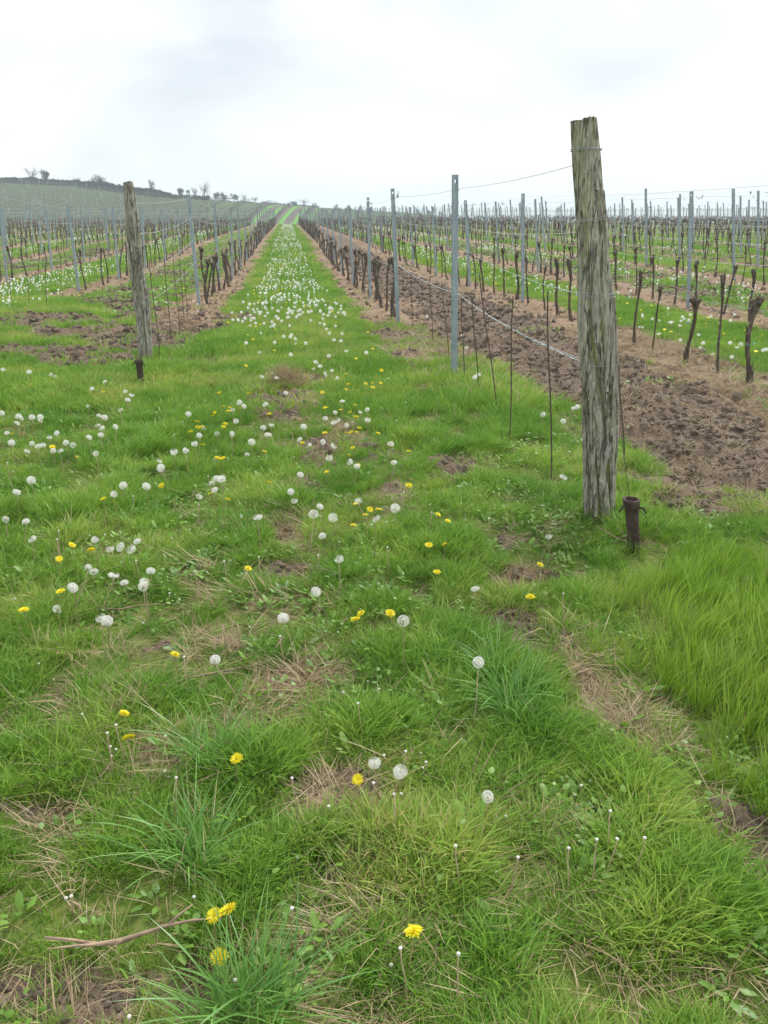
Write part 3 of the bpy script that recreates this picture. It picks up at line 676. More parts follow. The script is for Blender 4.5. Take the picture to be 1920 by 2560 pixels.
# ------------------------------------------------------------------ steel posts
def post_mesh(detail):
    wid, dep, ht, bot = 0.056, 0.034, 1.98, 0.10
    mb = MB()
    def wall(p0, p1, zs, holes=()):
        # a thin sheet between two plan points, cells listed in holes are left out
        for i in range(len(zs) - 1):
            if i in holes: continue
            mb.add([(*p0, zs[i]), (*p1, zs[i]), (*p1, zs[i + 1]), (*p0, zs[i + 1])], [(0, 1, 2, 3)])
    hw = wid / 2
    if detail:
        zs = [-bot]; holes = []
        z = 0.10
        while z < ht - 0.12:
            zs += [z, z + 0.011]; holes.append(len(zs) - 2); z += 0.105
        zs += [ht - 0.075, ht - 0.045, ht]; big = len(zs) - 3
        full = zs
        mb_x = [-hw, -0.013, -0.004, 0.004, 0.013, hw]
        for j in range(5):
            hol = []
            if j == 2: hol += holes
            if j in (1, 2, 3): hol.append(big)
            wall((mb_x[j], 0), (mb_x[j + 1], 0), full, hol)
            wall((mb_x[j + 1], 0.003), (mb_x[j], 0.003), full, hol)
        # hooks cut and bent out of the edges
        z = 0.35
        while z < ht - 0.05:
            for sg in (-1, 1):
                mb.box((sg * (hw + 0.003), 0.008, z), (0.0035, 0.006, 0.010))
            z += 0.115
    else:
        wall((-hw, 0), (hw, 0), [-bot, ht]); wall((hw, 0.003), (-hw, 0.003), [-bot, ht])
    zz = [-bot, ht]
    for sg in (-1, 1):
        a, b, c = (sg * hw, 0), (sg * hw, dep), (sg * (hw - 0.014), dep)
        wall(a, b, zz); wall(b, c, zz)
        wall((sg * (hw - 0.003), 0.003), (sg * (hw - 0.003), dep - 0.003), zz); wall((sg * (hw - 0.003), dep - 0.003), (sg * (hw - 0.014), dep - 0.003), zz)
    me = mb.mesh('steel_post', M['steel']); return me
PM_D, PM_S = post_mesh(True), post_mesh(False)
posts = []
for k, lat in ROWS:
    rg = np.random.default_rng(900 + k)
    st = P_STEP.get(k, 4.7)
    a0 = P_START.get(k)
    if a0 is None:
        a0 = float(start_al(lat)) + 4.5 + rg.uniform(-.4, .4)
        while a0 < 6: a0 += st
    i = 0; al = a0
    while al < ROW_END:
        x, y, z = lap(lat, al)
        px, py, dep = proj(x, y, z + 1.0)
        if -60 < px < 1980 and dep > 2:
            posts.append([math.hypot(x, y), k, lat, al, x, y, z, i]); i += 1
        al += st
posts.sort(key=lambda p: p[0])
near_posts, far_posts = posts[:296], posts[296:]
rg = np.random.default_rng(77)
cnt = {}
for p in near_posts: cnt[p[1]] = 0
for p in sorted(near_posts, key=lambda p: p[3]):
    d, k, lat, al, x, y, z, _ = p
    i = cnt[k]; cnt[k] += 1
    me = PM_D if d < 22 else PM_S
    o = bpy.data.objects.new('steel_post', me); link(o)
    o.location = (x, y, z - 0.0)
    lean = rg.normal(0, 0.014); leany = rg.normal(0, 0.012)
    if k == 0 and i == 0: lean, leany = 0, 0
    o.rotation_euler = (leany, ROWLEAN(k) + lean, math.atan2(-DX, DY) + rg.normal(0, .08))
    o.scale = (1, 1, 1.0 + (rg.normal(0, .015) if d > 9 else 0))
    tag(o, 'bluish grey steel post, %s from the near end, %s' % (ordw(i), rowname(k)), 'post', 'steel trellis posts standing in the vine rows')
# the remaining posts, far away, one object
mb = MB()
for d, k, lat, al, x, y, z, _ in far_posts:
    l = rg.normal(0, .02)
    mb.add([(x - .03, y, z), (x + .03, y, z), (x + .03 + l, y, z + 1.95), (x - .03 + l, y, z + 1.95), (x, y + .03, z), (x + l, y + .03, z + 1.95)],
           [(0, 1, 2, 3), (1, 4, 5, 2), (4, 0, 3, 5)])
o = mb.obj('steel_post', M['steel']); tag(o, 'distant grey steel posts at the far ends of the vine rows', 'post', 'steel trellis posts standing in the vine rows', 'stuff')

# ------------------------------------------------------------------ vines
def vine_meshes(seed, fine):
    rg = np.random.default_rng(seed)
    h = rg.uniform(0.66, 0.86); t = MB()
    k = 13 if fine else 6; sd = 8 if fine else 5
    lx, ly = rg.normal(0, .07), rg.normal(0, .07)
    ph = rg.uniform(0, 6.28); am = rg.uniform(.008, .035)
    pts = []; rad = []
    r0 = rg.uniform(.021, .034)
    for i in range(k):
        u = i / (k - 1)
        pts.append((lx * u + am * math.sin(ph + u * 5.5) - am * math.sin(ph), ly * u + am * math.cos(ph + u * 4.5) - am * math.cos(ph), -0.04 + (h + .04) * u))
        r = r0 * (1.25 - 0.5 * min(1, u * 3) + 0.12 * math.sin(u * 17 + ph)) * rg.uniform(.88, 1.14)
        if u > 0.88: r *= 1.5
        if u < 0.07: r *= 1.35
        rad.append(r)
    t.tube(pts, rad, sd)
    top = Vector(pts[-1])
    nh = rg.integers(2, 5)
    for j in range(nh):
        an = rg.uniform(0, 6.28); d = Vector((math.cos(an) * .05, math.sin(an) * .075, rg.uniform(-.01, .075)))
        t.tube([top - Vector((0, 0, .04)), top + d * .6, top + d], [r0 * 1.15, r0 * rg.uniform(.9, 1.35), r0 * .5], 6 if fine else 4)
    if fine:   # peeling strips of bark
        for j in range(16):
            u = rg.uniform(.08, .9); i = int(u * (k - 1)); p = Vector(pts[i]); an = rg.uniform(0, 6.28)
            d = Vector((math.cos(an), math.sin(an), 0)) * rad[i]
            t.tube([p + d * .95, p + d * 1.1 + Vector((0, 0, .04)), p + d * 1.45 + Vector((0, 0, .08))], [.004, .005, .001], 3, cap=False)
    c = MB()
    for j in range(rg.integers(1, 4)):
        sg = rg.choice([-1, 1]); L = rg.uniform(.1, .5) if j else rg.uniform(.35, .75)
        b = top + Vector((0, 0, .02)); q = [b]
        for m_ in range(1, 6):
            u = m_ / 5
            q.append(b + Vector((rg.normal(0, .01) + .03 * u, sg * L * u, .10 * math.sin(u * 2.6) + rg.normal(0, .008) + (0.10 * u if j == 2 else 0))))
        c.tube(q, [.008, .0075, .007, .006, .005, .004], 5 if fine else 3)
    if fine and rg.uniform() < .7:
        return t.mesh('trunk', M['vine'], True), c.mesh('cane', M['cane'], True), h
    return t.mesh('trunk', M['vine'], True), c.mesh('cane', M['cane'], True), h
VF = [vine_meshes(i, True) for i in range(9)]
VC = [vine_meshes(40 + i, False) for i in range(8)]
tie = MB()
tie.tube([(.036 * math.cos(a), .036 * math.sin(a), .0015 * math.sin(a * 2)) for a in np.linspace(0, 6.283, 11)], .0035, 4)
TIE = tie.mesh('tie', M['tie'])
vines = []
R1_AL = [7.3, 7.88, 8.62, 9.42, 9.95, 10.9, 11.6, 12.33, 13.1, 13.9]
for k, lat in ROWS:
    rg = np.random.default_rng(500 + k)
    a0 = V_START.get(k, float(start_al(lat)) + 5.5)
    a0 = max(a0, 4.5)
    als = []
    al = a0
    if k == 1: als = list(R1_AL); al = 14.75
    while al < ROW_END:
        if rg.uniform() > (0.04 if abs(k) < 2 else 0.12): als.append(al + rg.normal(0, .08))
        al += 0.88 if k in (0, -1) else 0.92
        if k == -1 and al < 22 and rg.uniform() < .3: al -= .4
    for al in als:
        x, y, z = lap(lat + rg.normal(0, .035), al)
        px, py, dep = proj(x, y, z + .4)
        if -70 < px < 1990 and dep > 2: vines.append((math.hypot(x, y), k, al, x, y, z))
vines.sort(key=lambda v: v[0])
near_v, far_v = vines[:296], vines[296:]
rg = np.random.default_rng(66)
cnt = {v[1]: 0 for v in near_v}
RZ = math.atan2(-DX, DY)
WORDS = ['gnarled dark', 'dark brown', 'crooked dark', 'rough-barked dark']
for v in sorted(near_v, key=lambda v: v[2]):
    d, k, al, x, y, z = v
    i = cnt[k]; cnt[k] += 1
    fine = d < 19
    j = int(rg.integers(0, 9 if fine else 8))
    tm, cm, h = (VF if fine else VC)[j]
    sc = rg.uniform(.92, 1.14)
    thick = rg.uniform(.58, .85) * (1.25 if k in (0, -1) else 1.0)
    if k == 1 and i < 5: thick = [1.05, .5, 1.0, .42, .5][i] if fine else thick
    e = empty('grape_vine', (x, y, z), RZ + rg.choice([0, math.pi]) + rg.normal(0, .2), rg.normal(0, .05), 0, sc)
    e.rotation_mode = 'XYZ'; e.rotation_euler[1] = (ROWLEAN(k) + rg.normal(0, .05)) * (1 if math.cos(e.rotation_euler[2]) > 0 else -1)
    e.scale = (sc * thick, sc * thick, sc)
    tag(e, '%s bare vine, %s from near end, %s' % (WORDS[j % 4], ordw(i), rowname(k)), 'grape vine', 'bare pruned grape vines standing in rows')
    link(bpy.data.objects.new('trunk', tm), e)
    link(bpy.data.objects.new('cane', cm), e)
    if d < 17 and rg.uniform() < .55:
        t = link(bpy.data.objects.new('tie', TIE), e); t.location = (0.0, 0.0, h * rg.uniform(.3, .8))
def farvine(seed):
    tm, cm, h = vine_meshes(seed, False); return tm
FV = []
for s_ in range(6):
    rgv = np.random.default_rng(700 + s_); mb = MB(); h = rgv.uniform(.68, .9)
    mb.tube([(0, 0, -.05), (rgv.normal(0, .03), rgv.normal(0, .03), h * .5), (rgv.normal(0, .05), rgv.normal(0, .05), h)], [.036, .026, .04], 4)
    for j in range(4):
        sg = rgv.choice([-1, 1]); L = rgv.uniform(.1, .5)
        mb.tube([(0, 0, h - .02), (rgv.normal(0, .04), sg * L * .6, h + rgv.uniform(0, .12)), (rgv.normal(0, .05), sg * L, h + rgv.uniform(-.02, .2))], [.022, .014, .006], 3)
    FV.append(mb.mesh('far_vine', M['vine'], True))
n = len(far_v); P = np.array([(v[3], v[4], v[5]) for v in far_v])
r_ = np.stack([rg.normal(0, .06, n), rg.normal(0, .06, n), RZ + rg.normal(0, .2, n)], 1)
s_ = rg.uniform(.9, 1.2, n)
scatter('grape_vines', 'distant bare grape vines merging into dark lines along the rows', P, r_, np.stack([s_, s_, s_], 1), rg.integers(0, 6, n), rg.uniform(size=n), FV, 'grape vine')

# ------------------------------------------------------------------ trellis wires
def wire(k, lat, hts, near, names, post_al, first=None, rad=.0016):
    for hi, (h, nm) in enumerate(zip(hts, names)):
        pts = []
        if first: pts.append((first[0], first[1], first[2 + hi]))
        for i, al in enumerate(post_al):
            x, y, z = lap(lat + .02, al, h)
            if pts:
                p = Vector(pts[-1]); q = Vector((x, y, z)); L = (q - p).length
                for u in ((.25, .5, .75) if i < 6 else (.5,)):
                    m_ = p.lerp(q, u); m_.z -= 0.05 * 4 * u * (1 - u) * (L / 4.6) * (1.0 if hi < len(hts) - 1 else .5); pts.append(tuple(m_))
            pts.append((x, y, z))
        rr = [rad * max(1, math.hypot(p[0], p[1]) / 14.0) ** 0.35 for p in pts]
        mb = MB(); mb.tube(pts, rr, 4, cap=False)
        o = mb.obj('trellis_wire', M['wire'])
        tag(o, '%s thin steel wire along the %s' % (nm, rowname(k)), 'wire', 'trellis wires strung from post to post')
# ------------------------------------------------------------------ the two old wooden posts
def wood_mat(name, green):
    m, n, N, Lk = mat(name)
    t = N('ShaderNodeTexCoord'); mpn = N('ShaderNodeMapping'); mpn.inputs['Scale'].default_value = (5, 5, .8); Lk(t.outputs['Object'], mpn.inputs[0])
    mp2 = N('ShaderNodeMapping'); mp2.inputs['Scale'].default_value = (34, 34, 10); Lk(t.outputs['Object'], mp2.inputs[0])
    a = noise(N, Lk, mpn.outputs[0], 1.6, 5, .6); b = noise(N, Lk, mp2.outputs[0], 1.5, 5, .65); c0 = noise(N, Lk, t.outputs['Object'], 3.1, 4)
    g1 = ramp(N, [(0.28, (0.16, 0.15, 0.135)), (0.42, (0.31, 0.295, 0.27)), (0.56, (0.43, 0.415, 0.39)), (0.75, (0.58, 0.565, 0.53))]); Lk(b, g1.inputs[0])
    br = ramp(N, [(0.35, (0.80, 0.76, 0.68)), (0.62, (1.1, 1.08, 1.05))]); Lk(a, br.inputs[0])
    c = mixc(N, Lk, 1.0, g1.outputs[0], br.outputs[0], 'MULTIPLY')
    gm = ramp(N, [(0.40, (0, 0, 0)), (0.50, (1, 1, 1))]); Lk(math_(N, Lk, 'ADD', a, math_(N, Lk, 'MULTIPLY', math_(N, Lk, 'SUBTRACT', c0, .5), .45)), gm.inputs[0])
    gc = ramp(N, [(0.3, (0.085, 0.098, 0.014)), (0.7, (0.24, 0.275, 0.04))]); Lk(b, gc.inputs[0])
    inner = ramp(N, [(0.3, (0.085, 0.070, 0.050)), (0.7, (0.20, 0.175, 0.125))]); Lk(b, inner.inputs[0])  # inner-bark brown, painted into the bark grooves to deepen their shade
    groove_shade = ramp(N, [(0.02, (0.6, 0.6, 0.6)), (0.30, (0, 0, 0))]); Lk(attr(N, 'val'), groove_shade.inputs[0])
    c = mixc(N, Lk, groove_shade.outputs[0], c, inner.outputs[0])
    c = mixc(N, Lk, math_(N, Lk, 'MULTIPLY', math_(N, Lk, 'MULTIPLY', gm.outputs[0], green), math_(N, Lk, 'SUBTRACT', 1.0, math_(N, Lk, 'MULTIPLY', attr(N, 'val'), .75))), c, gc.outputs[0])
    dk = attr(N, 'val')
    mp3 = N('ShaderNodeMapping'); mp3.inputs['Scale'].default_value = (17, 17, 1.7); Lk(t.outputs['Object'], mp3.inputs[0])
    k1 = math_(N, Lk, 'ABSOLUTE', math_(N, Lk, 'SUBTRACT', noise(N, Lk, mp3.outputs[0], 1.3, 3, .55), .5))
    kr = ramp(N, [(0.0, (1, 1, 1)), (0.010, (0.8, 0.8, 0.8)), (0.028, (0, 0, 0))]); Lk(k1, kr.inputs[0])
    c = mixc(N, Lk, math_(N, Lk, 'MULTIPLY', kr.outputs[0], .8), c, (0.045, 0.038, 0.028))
    p = N('ShaderNodeBsdfPrincipled'); Lk(c, p.inputs['Base Color']); p.inputs['Roughness'].default_value = .92
    bp = N('ShaderNodeBump'); bp.inputs['Strength'].default_value = .8; bp.inputs['Distance'].default_value = .012
    Lk(math_(N, Lk, 'SUBTRACT', b, kr.outputs[0]), bp.inputs['Height']); Lk(bp.outputs[0], p.inputs['Normal'])
    o = N('ShaderNodeOutputMaterial'); Lk(p.outputs[0], o.inputs[0]); return m
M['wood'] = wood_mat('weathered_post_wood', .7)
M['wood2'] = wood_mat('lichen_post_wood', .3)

def wood_post(name, label, base, prof, mt, seed, sides=144, rings=260, depth=0.9):
    """prof: (z, centre x, half width) going up, in metres round the base"""
    pz = [p[0] for p in prof]; pc = [p[1] for p in prof]; pw = [p[2] for p in prof]
    zt = pz[-1]
    root = empty(name, base); tag(root, label, 'post', 'old wooden end posts')
    V = []; PL = []; th = np.linspace(0, 2 * math.pi, sides, endpoint=False)
    for i in range(rings):
        z = -0.08 + (zt + 0.08) * i / (rings - 1)
        c = np.interp(z, pz, pc) + .006 * math.sin(z * 6 + seed); wv = np.interp(z, pz, pw) * (1 + .035 * math.sin(z * 9 + seed * 2))
        wv_ = th + 0.55 * math.sin(z * 2.3 + seed) + 0.30 * (vnoise(np.cos(th) * 1.5 + seed, np.full(sides, z * 2.6), 1.0, seed) - .5)
        ct, sn = np.cos(th), np.sin(th); cw, sw = np.cos(wv_), np.sin(wv_)
        # ridged bark: periodic in th by sampling on a circle
        sx, sy = cw * 2.0 + seed, sw * 2.0
        plate = sst(.46, .52, fbm(sx * 1.5 + z * .55, sy * 1.5 - z * .9, 1.0, seed, 2))
        plate2 = sst(.50, .54, fbm(sx * 2.6 - z * .5, sy * 2.6 + z * 1.7, 1.0, seed + 4, 2))
        groove = np.abs(vnoise(sx * 2.4 + z * .35, sy * 2.4, 1.6, seed + 8) - .5) * 2
        fine = fbm(sx * 5 + z, sy * 5 + z * 2.2, 1.5, seed + 3, 3) - .5
        low = sst(1.5, .6, z) if False else (1 - sst(.9, 1.55, z))
        r = .955 * wv * (1 + depth * (0.07 * plate * (.4 + .6 * low) + 0.06 * plate2 * low - 0.10 * sst(.22, 0, groove) * (.35 + .65 * low) if False else
                               1 * (0.13 * plate * (.35 + .65 * low) + 0.12 * plate2 * (.15 + .85 * low)) - depth * 0.20 * (1 - sst(0.0, .16, groove)) * (.35 + .65 * low)) + 0.09 * fine - 0.06)
        top = 0.0
        zz = np.full(sides, z)
        if i == rings - 1: zz = z + 0.002 * np.sin(th * 3 + seed) + np.where(ct > 0, 0.004, -0.012 * (-ct)) + (hashn(np.floor(th * 9), np.zeros(sides), seed) - .5) * .012
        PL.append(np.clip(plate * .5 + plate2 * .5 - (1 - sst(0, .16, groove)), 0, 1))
        V.append(np.stack([c + r * ct, r * sn * 1.0, zz], 1))
    V = np.concatenate(V)
    I = np.arange(rings * sides).reshape(rings, sides)
    Q = np.stack([I[:-1], np.roll(I, -1, 1)[:-1], np.roll(I, -1, 1)[1:], I[1:]], -1).reshape(-1, 4)
    cap = []
    base_i = len(V); top = V[-sides:]; cc = top.mean(0)
    inner = cc + (top - cc) * .5; inner[:, 2] = cc[2] + 0.002 - 0.01 * hashn(np.floor(th * 5), np.ones(sides), 3)
    V = np.concatenate([V, inner, [cc - np.array([0, 0, .006])]])
    a = I[-1]; b = np.arange(base_i, base_i + sides)
    Q2 = np.stack([a, np.roll(a, -1), np.roll(b, -1), b], -1)
    T = np.stack([b, np.roll(b, -1), np.full(sides, base_i + sides)], -1)
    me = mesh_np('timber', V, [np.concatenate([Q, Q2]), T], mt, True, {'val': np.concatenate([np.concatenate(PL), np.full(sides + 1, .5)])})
    link(bpy.data.objects.new('timber', me), root)
    return root, (pz, pc, pw)

def bark_strip(root, prof, th0, z0, z1, wd, th1=None, seed=0, lift=.010, mt=None):
    """a loose slab of bark lying on the post"""
    pz, pc, pw = prof; rg = np.random.default_rng(seed); mb = MB(); k = 14
    th1 = th0 if th1 is None else th1; vs = []
    for i in range(k + 1):
        u = i / k; z = z0 + (z1 - z0) * u; th = th0 + (th1 - th0) * u + .05 * math.sin(u * 7 + seed)
        c = np.interp(z, pz, pc); wv = np.interp(z, pz, pw)
        hw = wd * (.55 + .45 * math.sin(math.pi * min(1, max(0.06, u)))) * rg.uniform(.8, 1.15) / wv / 2
        for (dt, l) in ((-hw, 0.0), (-hw * .8, lift), (hw * .2, lift * 1.25), (hw * .85, lift * .9), (hw, 0.0)):
            r = wv * .985 + l + rg.normal(0, .0012)
            vs.append((c + r * math.cos(th + dt), r * math.sin(th + dt), z))
    qs = [(5 * i + j, 5 * i + j + 1, 5 * i + j + 6, 5 * i + j + 5) for i in range(k) for j in range(4)]
    qs += [(0, 1, 2, 3), (5 * k, 5 * k + 1, 5 * k + 2, 5 * k + 3)]
    mb.add(vs, qs, a=.85); return mb.obj('bark_strip', mt, root, False)

def band(root, prof, z, tilt=0.0, r=.0016, turns=1):
    pz, pc, pw = prof; mb = MB()
    pts = []
    for i in range(34 * turns + 1):
        th = 2 * math.pi * i / 34; zz = z + tilt * math.cos(th) + .004 * i / 34
        c = np.interp(zz, pz, pc); wv = np.interp(zz, pz, pw) * 1.05 + .002
        pts.append((c + wv * math.cos(th), wv * math.sin(th), zz))
    mb.tube(pts, r, 5, cap=False); return mb.obj('wire_band', M['wire'], root)

bx, by = at(1495, 1300)
bz = H1(bx, by)
def prof_from(px_rows, x0, y0, z0):
    """silhouette rows (y, left, right) measured in the photograph -> heights, centres and half widths in metres"""
    out = []
    for (py, l, r_) in px_rows:
        py *= 1.1573; l *= 1.1573; r_ *= 1.1573
        d = ray((l + r_) / 2, py); t = y0 / d[1]
        z = CAM_H + d[2] * t
        dep = y0 * math.cos(PITCH) - (z - CAM_H) * math.sin(PITCH)
        out.append((z - z0, ((l + r_) / 2 - 960) * dep / FPX - x0, (r_ - l) / 2 * dep / FPX))
    return sorted(out)
big = prof_from([(258, 1233, 1293), (330, 1235, 1298), (430, 1237, 1303), (470, 1237, 1307), (560, 1243, 1314), (650, 1250, 1325), (780, 1253, 1331), (860, 1257, 1331), (930, 1261, 1328), (1000, 1263, 1325), (1120, 1264, 1328)], bx, by, bz)
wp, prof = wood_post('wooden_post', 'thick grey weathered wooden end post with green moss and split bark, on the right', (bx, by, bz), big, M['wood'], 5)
for (t0, a, b, wd, t1, sd) in [(-0.55, .55, 1.05, .030, -0.45, 1), (-0.15, .35, 1.25, .022, -.2, 2), (-1.0, .62, 1.15, .030, -.85, 3), (-1.35, .75, 1.35, .035, -1.2, 4), (-0.75, 1.25, 1.75, .025, -.7, 5), (-2.3, .35, .8, .03, -2.1, 6),
                              (-1.9, 1.0, 1.45, .04, -1.7, 7), (-0.5, 1.45, 1.72, .03, -.6, 8), (-1.7, .25, .55, .035, -.9, 9), (-2.7, .95, 1.3, .03, -2.75, 10), (-1.15, 1.72, 1.84, .05, -1.2, 11), (-0.9, .15, .5, .03, -.8, 12), (-2.1, .05, .45, .03, -2.2, 13), (-.35, .85, 1.2, .02, -.1, 14), (-1.5, 1.2, 1.5, .02, -1.55, 15)]:
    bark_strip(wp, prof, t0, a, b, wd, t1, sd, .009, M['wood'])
def z_at(py): return next(iter([np.interp(-py, [-1120, -1000, -930, -860, -780, -650, -560, -470, -430, -330, -258], prof[0])]))
for py, tl in ((323, 0), (326, .003), (473, .012), (477, .008), (632, 0), (636, .002), (640, -.002), (785, 0)): band(wp, prof, float(z_at(py)), tl)

lx, ly = at(368, 900); lz = H1(lx, ly)
lft = prof_from([(393, 265, 287), (430, 267, 293), (480, 270, 300), (520, 274, 304), (580, 280, 309), (640, 289, 319), (700, 297, 325), (740, 300, 329), (778, 302, 331)], lx, ly, lz)
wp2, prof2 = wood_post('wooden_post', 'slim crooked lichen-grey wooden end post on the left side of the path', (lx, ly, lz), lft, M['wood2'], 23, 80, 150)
for (t0, a, b, wd, t1, sd) in [(-1.0, .2, .9, .03, -.9, 21), (-2.2, .6, 1.3, .03, -2.2, 22), (-1.6, 1.2, 1.8, .03, -1.3, 23), (-.4, .8, 1.5, .02, -.3, 24)]:
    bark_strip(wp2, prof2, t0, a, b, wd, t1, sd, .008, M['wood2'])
for py in (490, 650, 655): band(wp2, prof2, float(np.interp(-py, [-778, -740, -700, -640, -580, -520, -480, -430, -393], prof2[0])), .01, .0022)

# wires run from the wooden posts through the steel posts
def post_als(k):
    a = P_START.get(k)
    lat = dict(ROWS)[k]
    if a is None:
        rgk = np.random.default_rng(900 + k); a = float(start_al(lat)) + 4.5 + rgk.uniform(-.4, .4)
        while a < 6: a += P_STEP.get(k, 4.7)
    r_ = []
    while a < ROW_END: r_.append(a); a += P_STEP.get(k, 4.7)
    return r_
wire(0, 1.68, [.86, 1.32, 1.52, 1.86], True, ['lowest', 'second lowest', 'second highest', 'highest'], post_als(0),
     (bx + float(np.interp(.9, prof[0], prof[1])) - .09, by, bz + .90, bz + 1.22, bz + 1.53, bz + 1.86), .0019)
wire(-1, -1.68, [.80, 1.18, 1.55, 1.86], True, ['lowest', 'second lowest', 'second highest', 'highest'], post_als(-1),
     (lx + .02, ly, lz + .62, lz + .95, lz + 1.38, lz + 1.7), .0024)
for k in (1, 2, 3, 4, 5, 6, 7, 8, 9, 10, -2, -3, -4, -5):
    lat = dict(ROWS)[k]; pa = post_als(k); pa = [max(pa[0] - 4.7, 2)] + pa if k != 1 else [1.5, 5.9] + pa
    wire(k, lat, [.80, 1.2, 1.55, 1.88], False, ['lowest', 'second lowest', 'second highest', 'highest'], pa, None, .0018)
# thick twisted doubled wire between the wooden post and the first vine
mb = MB(); x1, y1, z1 = lap(1.70, 8.17, .86); x2, y2, z2 = lap(1.70, 13.2, .84)
A_ = Vector((bx + float(np.interp(.88, prof[0], prof[1])) - .08, by - .04, bz + .885))
for ph in (0, math.pi):
    pts = []
    for (p, q, m_) in ((A_, Vector((x1, y1, z1)), 70), (Vector((x1, y1, z1)), Vector((x2, y2, z2)), 60)):
        for i in range(m_):
            u = i / m_; c = p.lerp(q, u); c.z -= .04 * 4 * u * (1 - u)
            pts.append((c.x + .0035 * math.cos(i * .9 + ph), c.y, c.z + .0035 * math.sin(i * .9 + ph)))
    mb.tube(pts, .0028, 4, cap=False)
tag(mb.obj('twisted_wire', M['wire']), 'thick twisted double wire running from the mossy wooden post to the first vines', 'wire')
# dried tendrils left hanging on the upper wires
rg = np.random.default_rng(31); mb = MB()
tcount = 0
for k, lat in ROWS[:26]:
    pa = post_als(k)
    for al in pa[:12]:
        for h in (1.88, 1.55):
            if rg.uniform() < .6:
                x, y, z = lap(lat, al + rg.normal(0, .15), h)
                px, py, dep = proj(x, y, z)
                if not (-20 < px < 1940 and dep > 8): continue
                for q in range(rg.integers(2, 5)):
                    L = rg.uniform(.04, .16); p0 = Vector((x, y, z))
                    p1 = p0 + Vector((rg.normal(0, L * .3), rg.normal(0, L), rg.normal(0, L * .25)))
                    mb.tube([p0, p0.lerp(p1, .5) + Vector((0, 0, rg.normal(0, .03))), p1], [.005, .006, .003], 3, cap=False)
tag(mb.obj('dried_tendrils', M['vine']), 'dark dried tendrils clinging to the upper trellis wires', 'tendrils', kind='stuff')

# ------------------------------------------------------------------ thin rusty rods that mark young vines
RODS = [((1192, 1040), (1184, 630)), ((1100, 955), (1109, 640)), ((1075, 890), (1036, 590)), ((1035, 850), (1020, 640)), ((1003, 832), (997, 640)), ((970, 770), (955, 610)), ((935, 735), (928, 600)), ((892, 705), (888, 600)),
        ((1350, 1000), (1338, 790)), ((346, 770), (322, 560)), ((370, 742), (355, 560)), ((388, 722), (375, 560)), ((398, 705), (388, 560)), ((405, 690), (398, 580)),
        ((25, 660), (20, 600)), ((62, 665), (60, 590)), ((100, 665), (98, 585))]
rlab = ['nearest thin rusty rod, just left of the mossy wooden post', 'second thin rusty rod from the mossy wooden post', 'leaning thin rusty rod, third from the mossy wooden post', 'thin rusty rod with dandelion clock at its foot, right of first steel post',
        'thin rusty rod touching the right side of the first steel post', 'thin rusty rod left behind the first steel post', 'thin rusty rod midway between the first and second steel posts', 'thin rusty rod just right of the second steel post',
        'thin rod in the tall grass behind the mossy wooden post', 'thin rod right of the left wooden post, nearest to it', 'second thin rod right of the left wooden post', 'third thin rod right of the left wooden post', 'fourth thin rod right of the left wooden post', 'thin rod standing against the first steel post left of the path',
        'thin rod at the left edge of the vineyard, leftmost of three', 'middle one of three thin rods at the left edge of the vineyard', 'rightmost of three thin rods at the left edge of the vineyard']
for (b, t), lb in zip(RODS, rlab):
    X, Y = at(b[0] * 1.1573, b[1] * 1.1573); z0 = H1(X, Y)
    d = ray(t[0] * 1.1573, t[1] * 1.1573); tt = Y / d[1]; X2 = d[0] * tt; z2 = CAM_H + d[2] * tt
    z2 = max(z2, z0 + .5)
    mb = MB(); L = z2 - z0; pts = []; rad = []
    m_ = 34
    for i in range(m_ + 1):
        u = i / m_; pts.append((u * (X2 - X) + .006 * math.sin(u * 6), .004 * math.sin(u * 9), -.03 + (L + .03) * u)); rad.append(.0042 + (.0013 if i % 2 else 0))
    mb.tube(pts, rad, 6); o = mb.obj('rusty_rod', M['rod']); o.location = (X, Y, z0)
    tag(o, lb, 'rod', 'thin rusty rods standing along the rows')

# ------------------------------------------------------------------ rusty ground anchors
def anchor(px, py, tx, ty, label, wires):
    X, Y = at(px, py); z0 = H1(X, Y); d = ray(tx, ty); t = Y / d[1]; X2 = d[0] * t; z2 = CAM_H + d[2] * t
    root = empty('ground_anchor', (X, Y, z0)); tag(root, label, 'anchor', 'rusty pipe anchors before the wooden end posts')
    L = z2 - z0; dx = X2 - X; mb = MB(); sd = 20
    rings = [(-.05, .030), (0, .030), (.55, .031), (.72, .033), (.84, .035), (.86, .040), (.97, .042), (1.0, .041)]
    vs = []
    for (u, r_) in rings:
        for k in range(sd): a = 2 * math.pi * k / sd; vs.append((dx * u + r_ * math.cos(a), r_ * math.sin(a), L * u))
    for (u, r_) in ((1.0, .034), (.7, .028)):
        for k in range(sd): a = 2 * math.pi * k / sd; vs.append((dx * u + r_ * math.cos(a), r_ * math.sin(a), L * u))
    n = len(rings) + 2
    mb.add(vs, [(i * sd + k, i * sd + (k + 1) % sd, (i + 1) * sd + (k + 1) % sd, (i + 1) * sd + k) for i in range(n - 1) for k in range(sd)])
    mb.obj('pipe', M['rust'], root, True)
    for sg, zz in ((-1, .83), (1, .80)):
        hk = MB(); c = Vector((dx * zz, -.01, L * zz))
        hk.tube([c + Vector((sg * .030, 0, .015)), c + Vector((sg * .050, -.008, .014)), c + Vector((sg * .058, -.012, .004)), c + Vector((sg * .064, -.012, -.012))], [.007, .006, .005, .004], 6)
        hk.obj('hook', M['rust'], root)
    for wpt in wires:
        wm = MB(); wm.tube([Vector(p) for p in wpt], .0018, 4); wm.obj('wire', M['rod'], root)
    return root, L, dx
bxl, byl = bx, by
X, Y = at(1585, 1380)
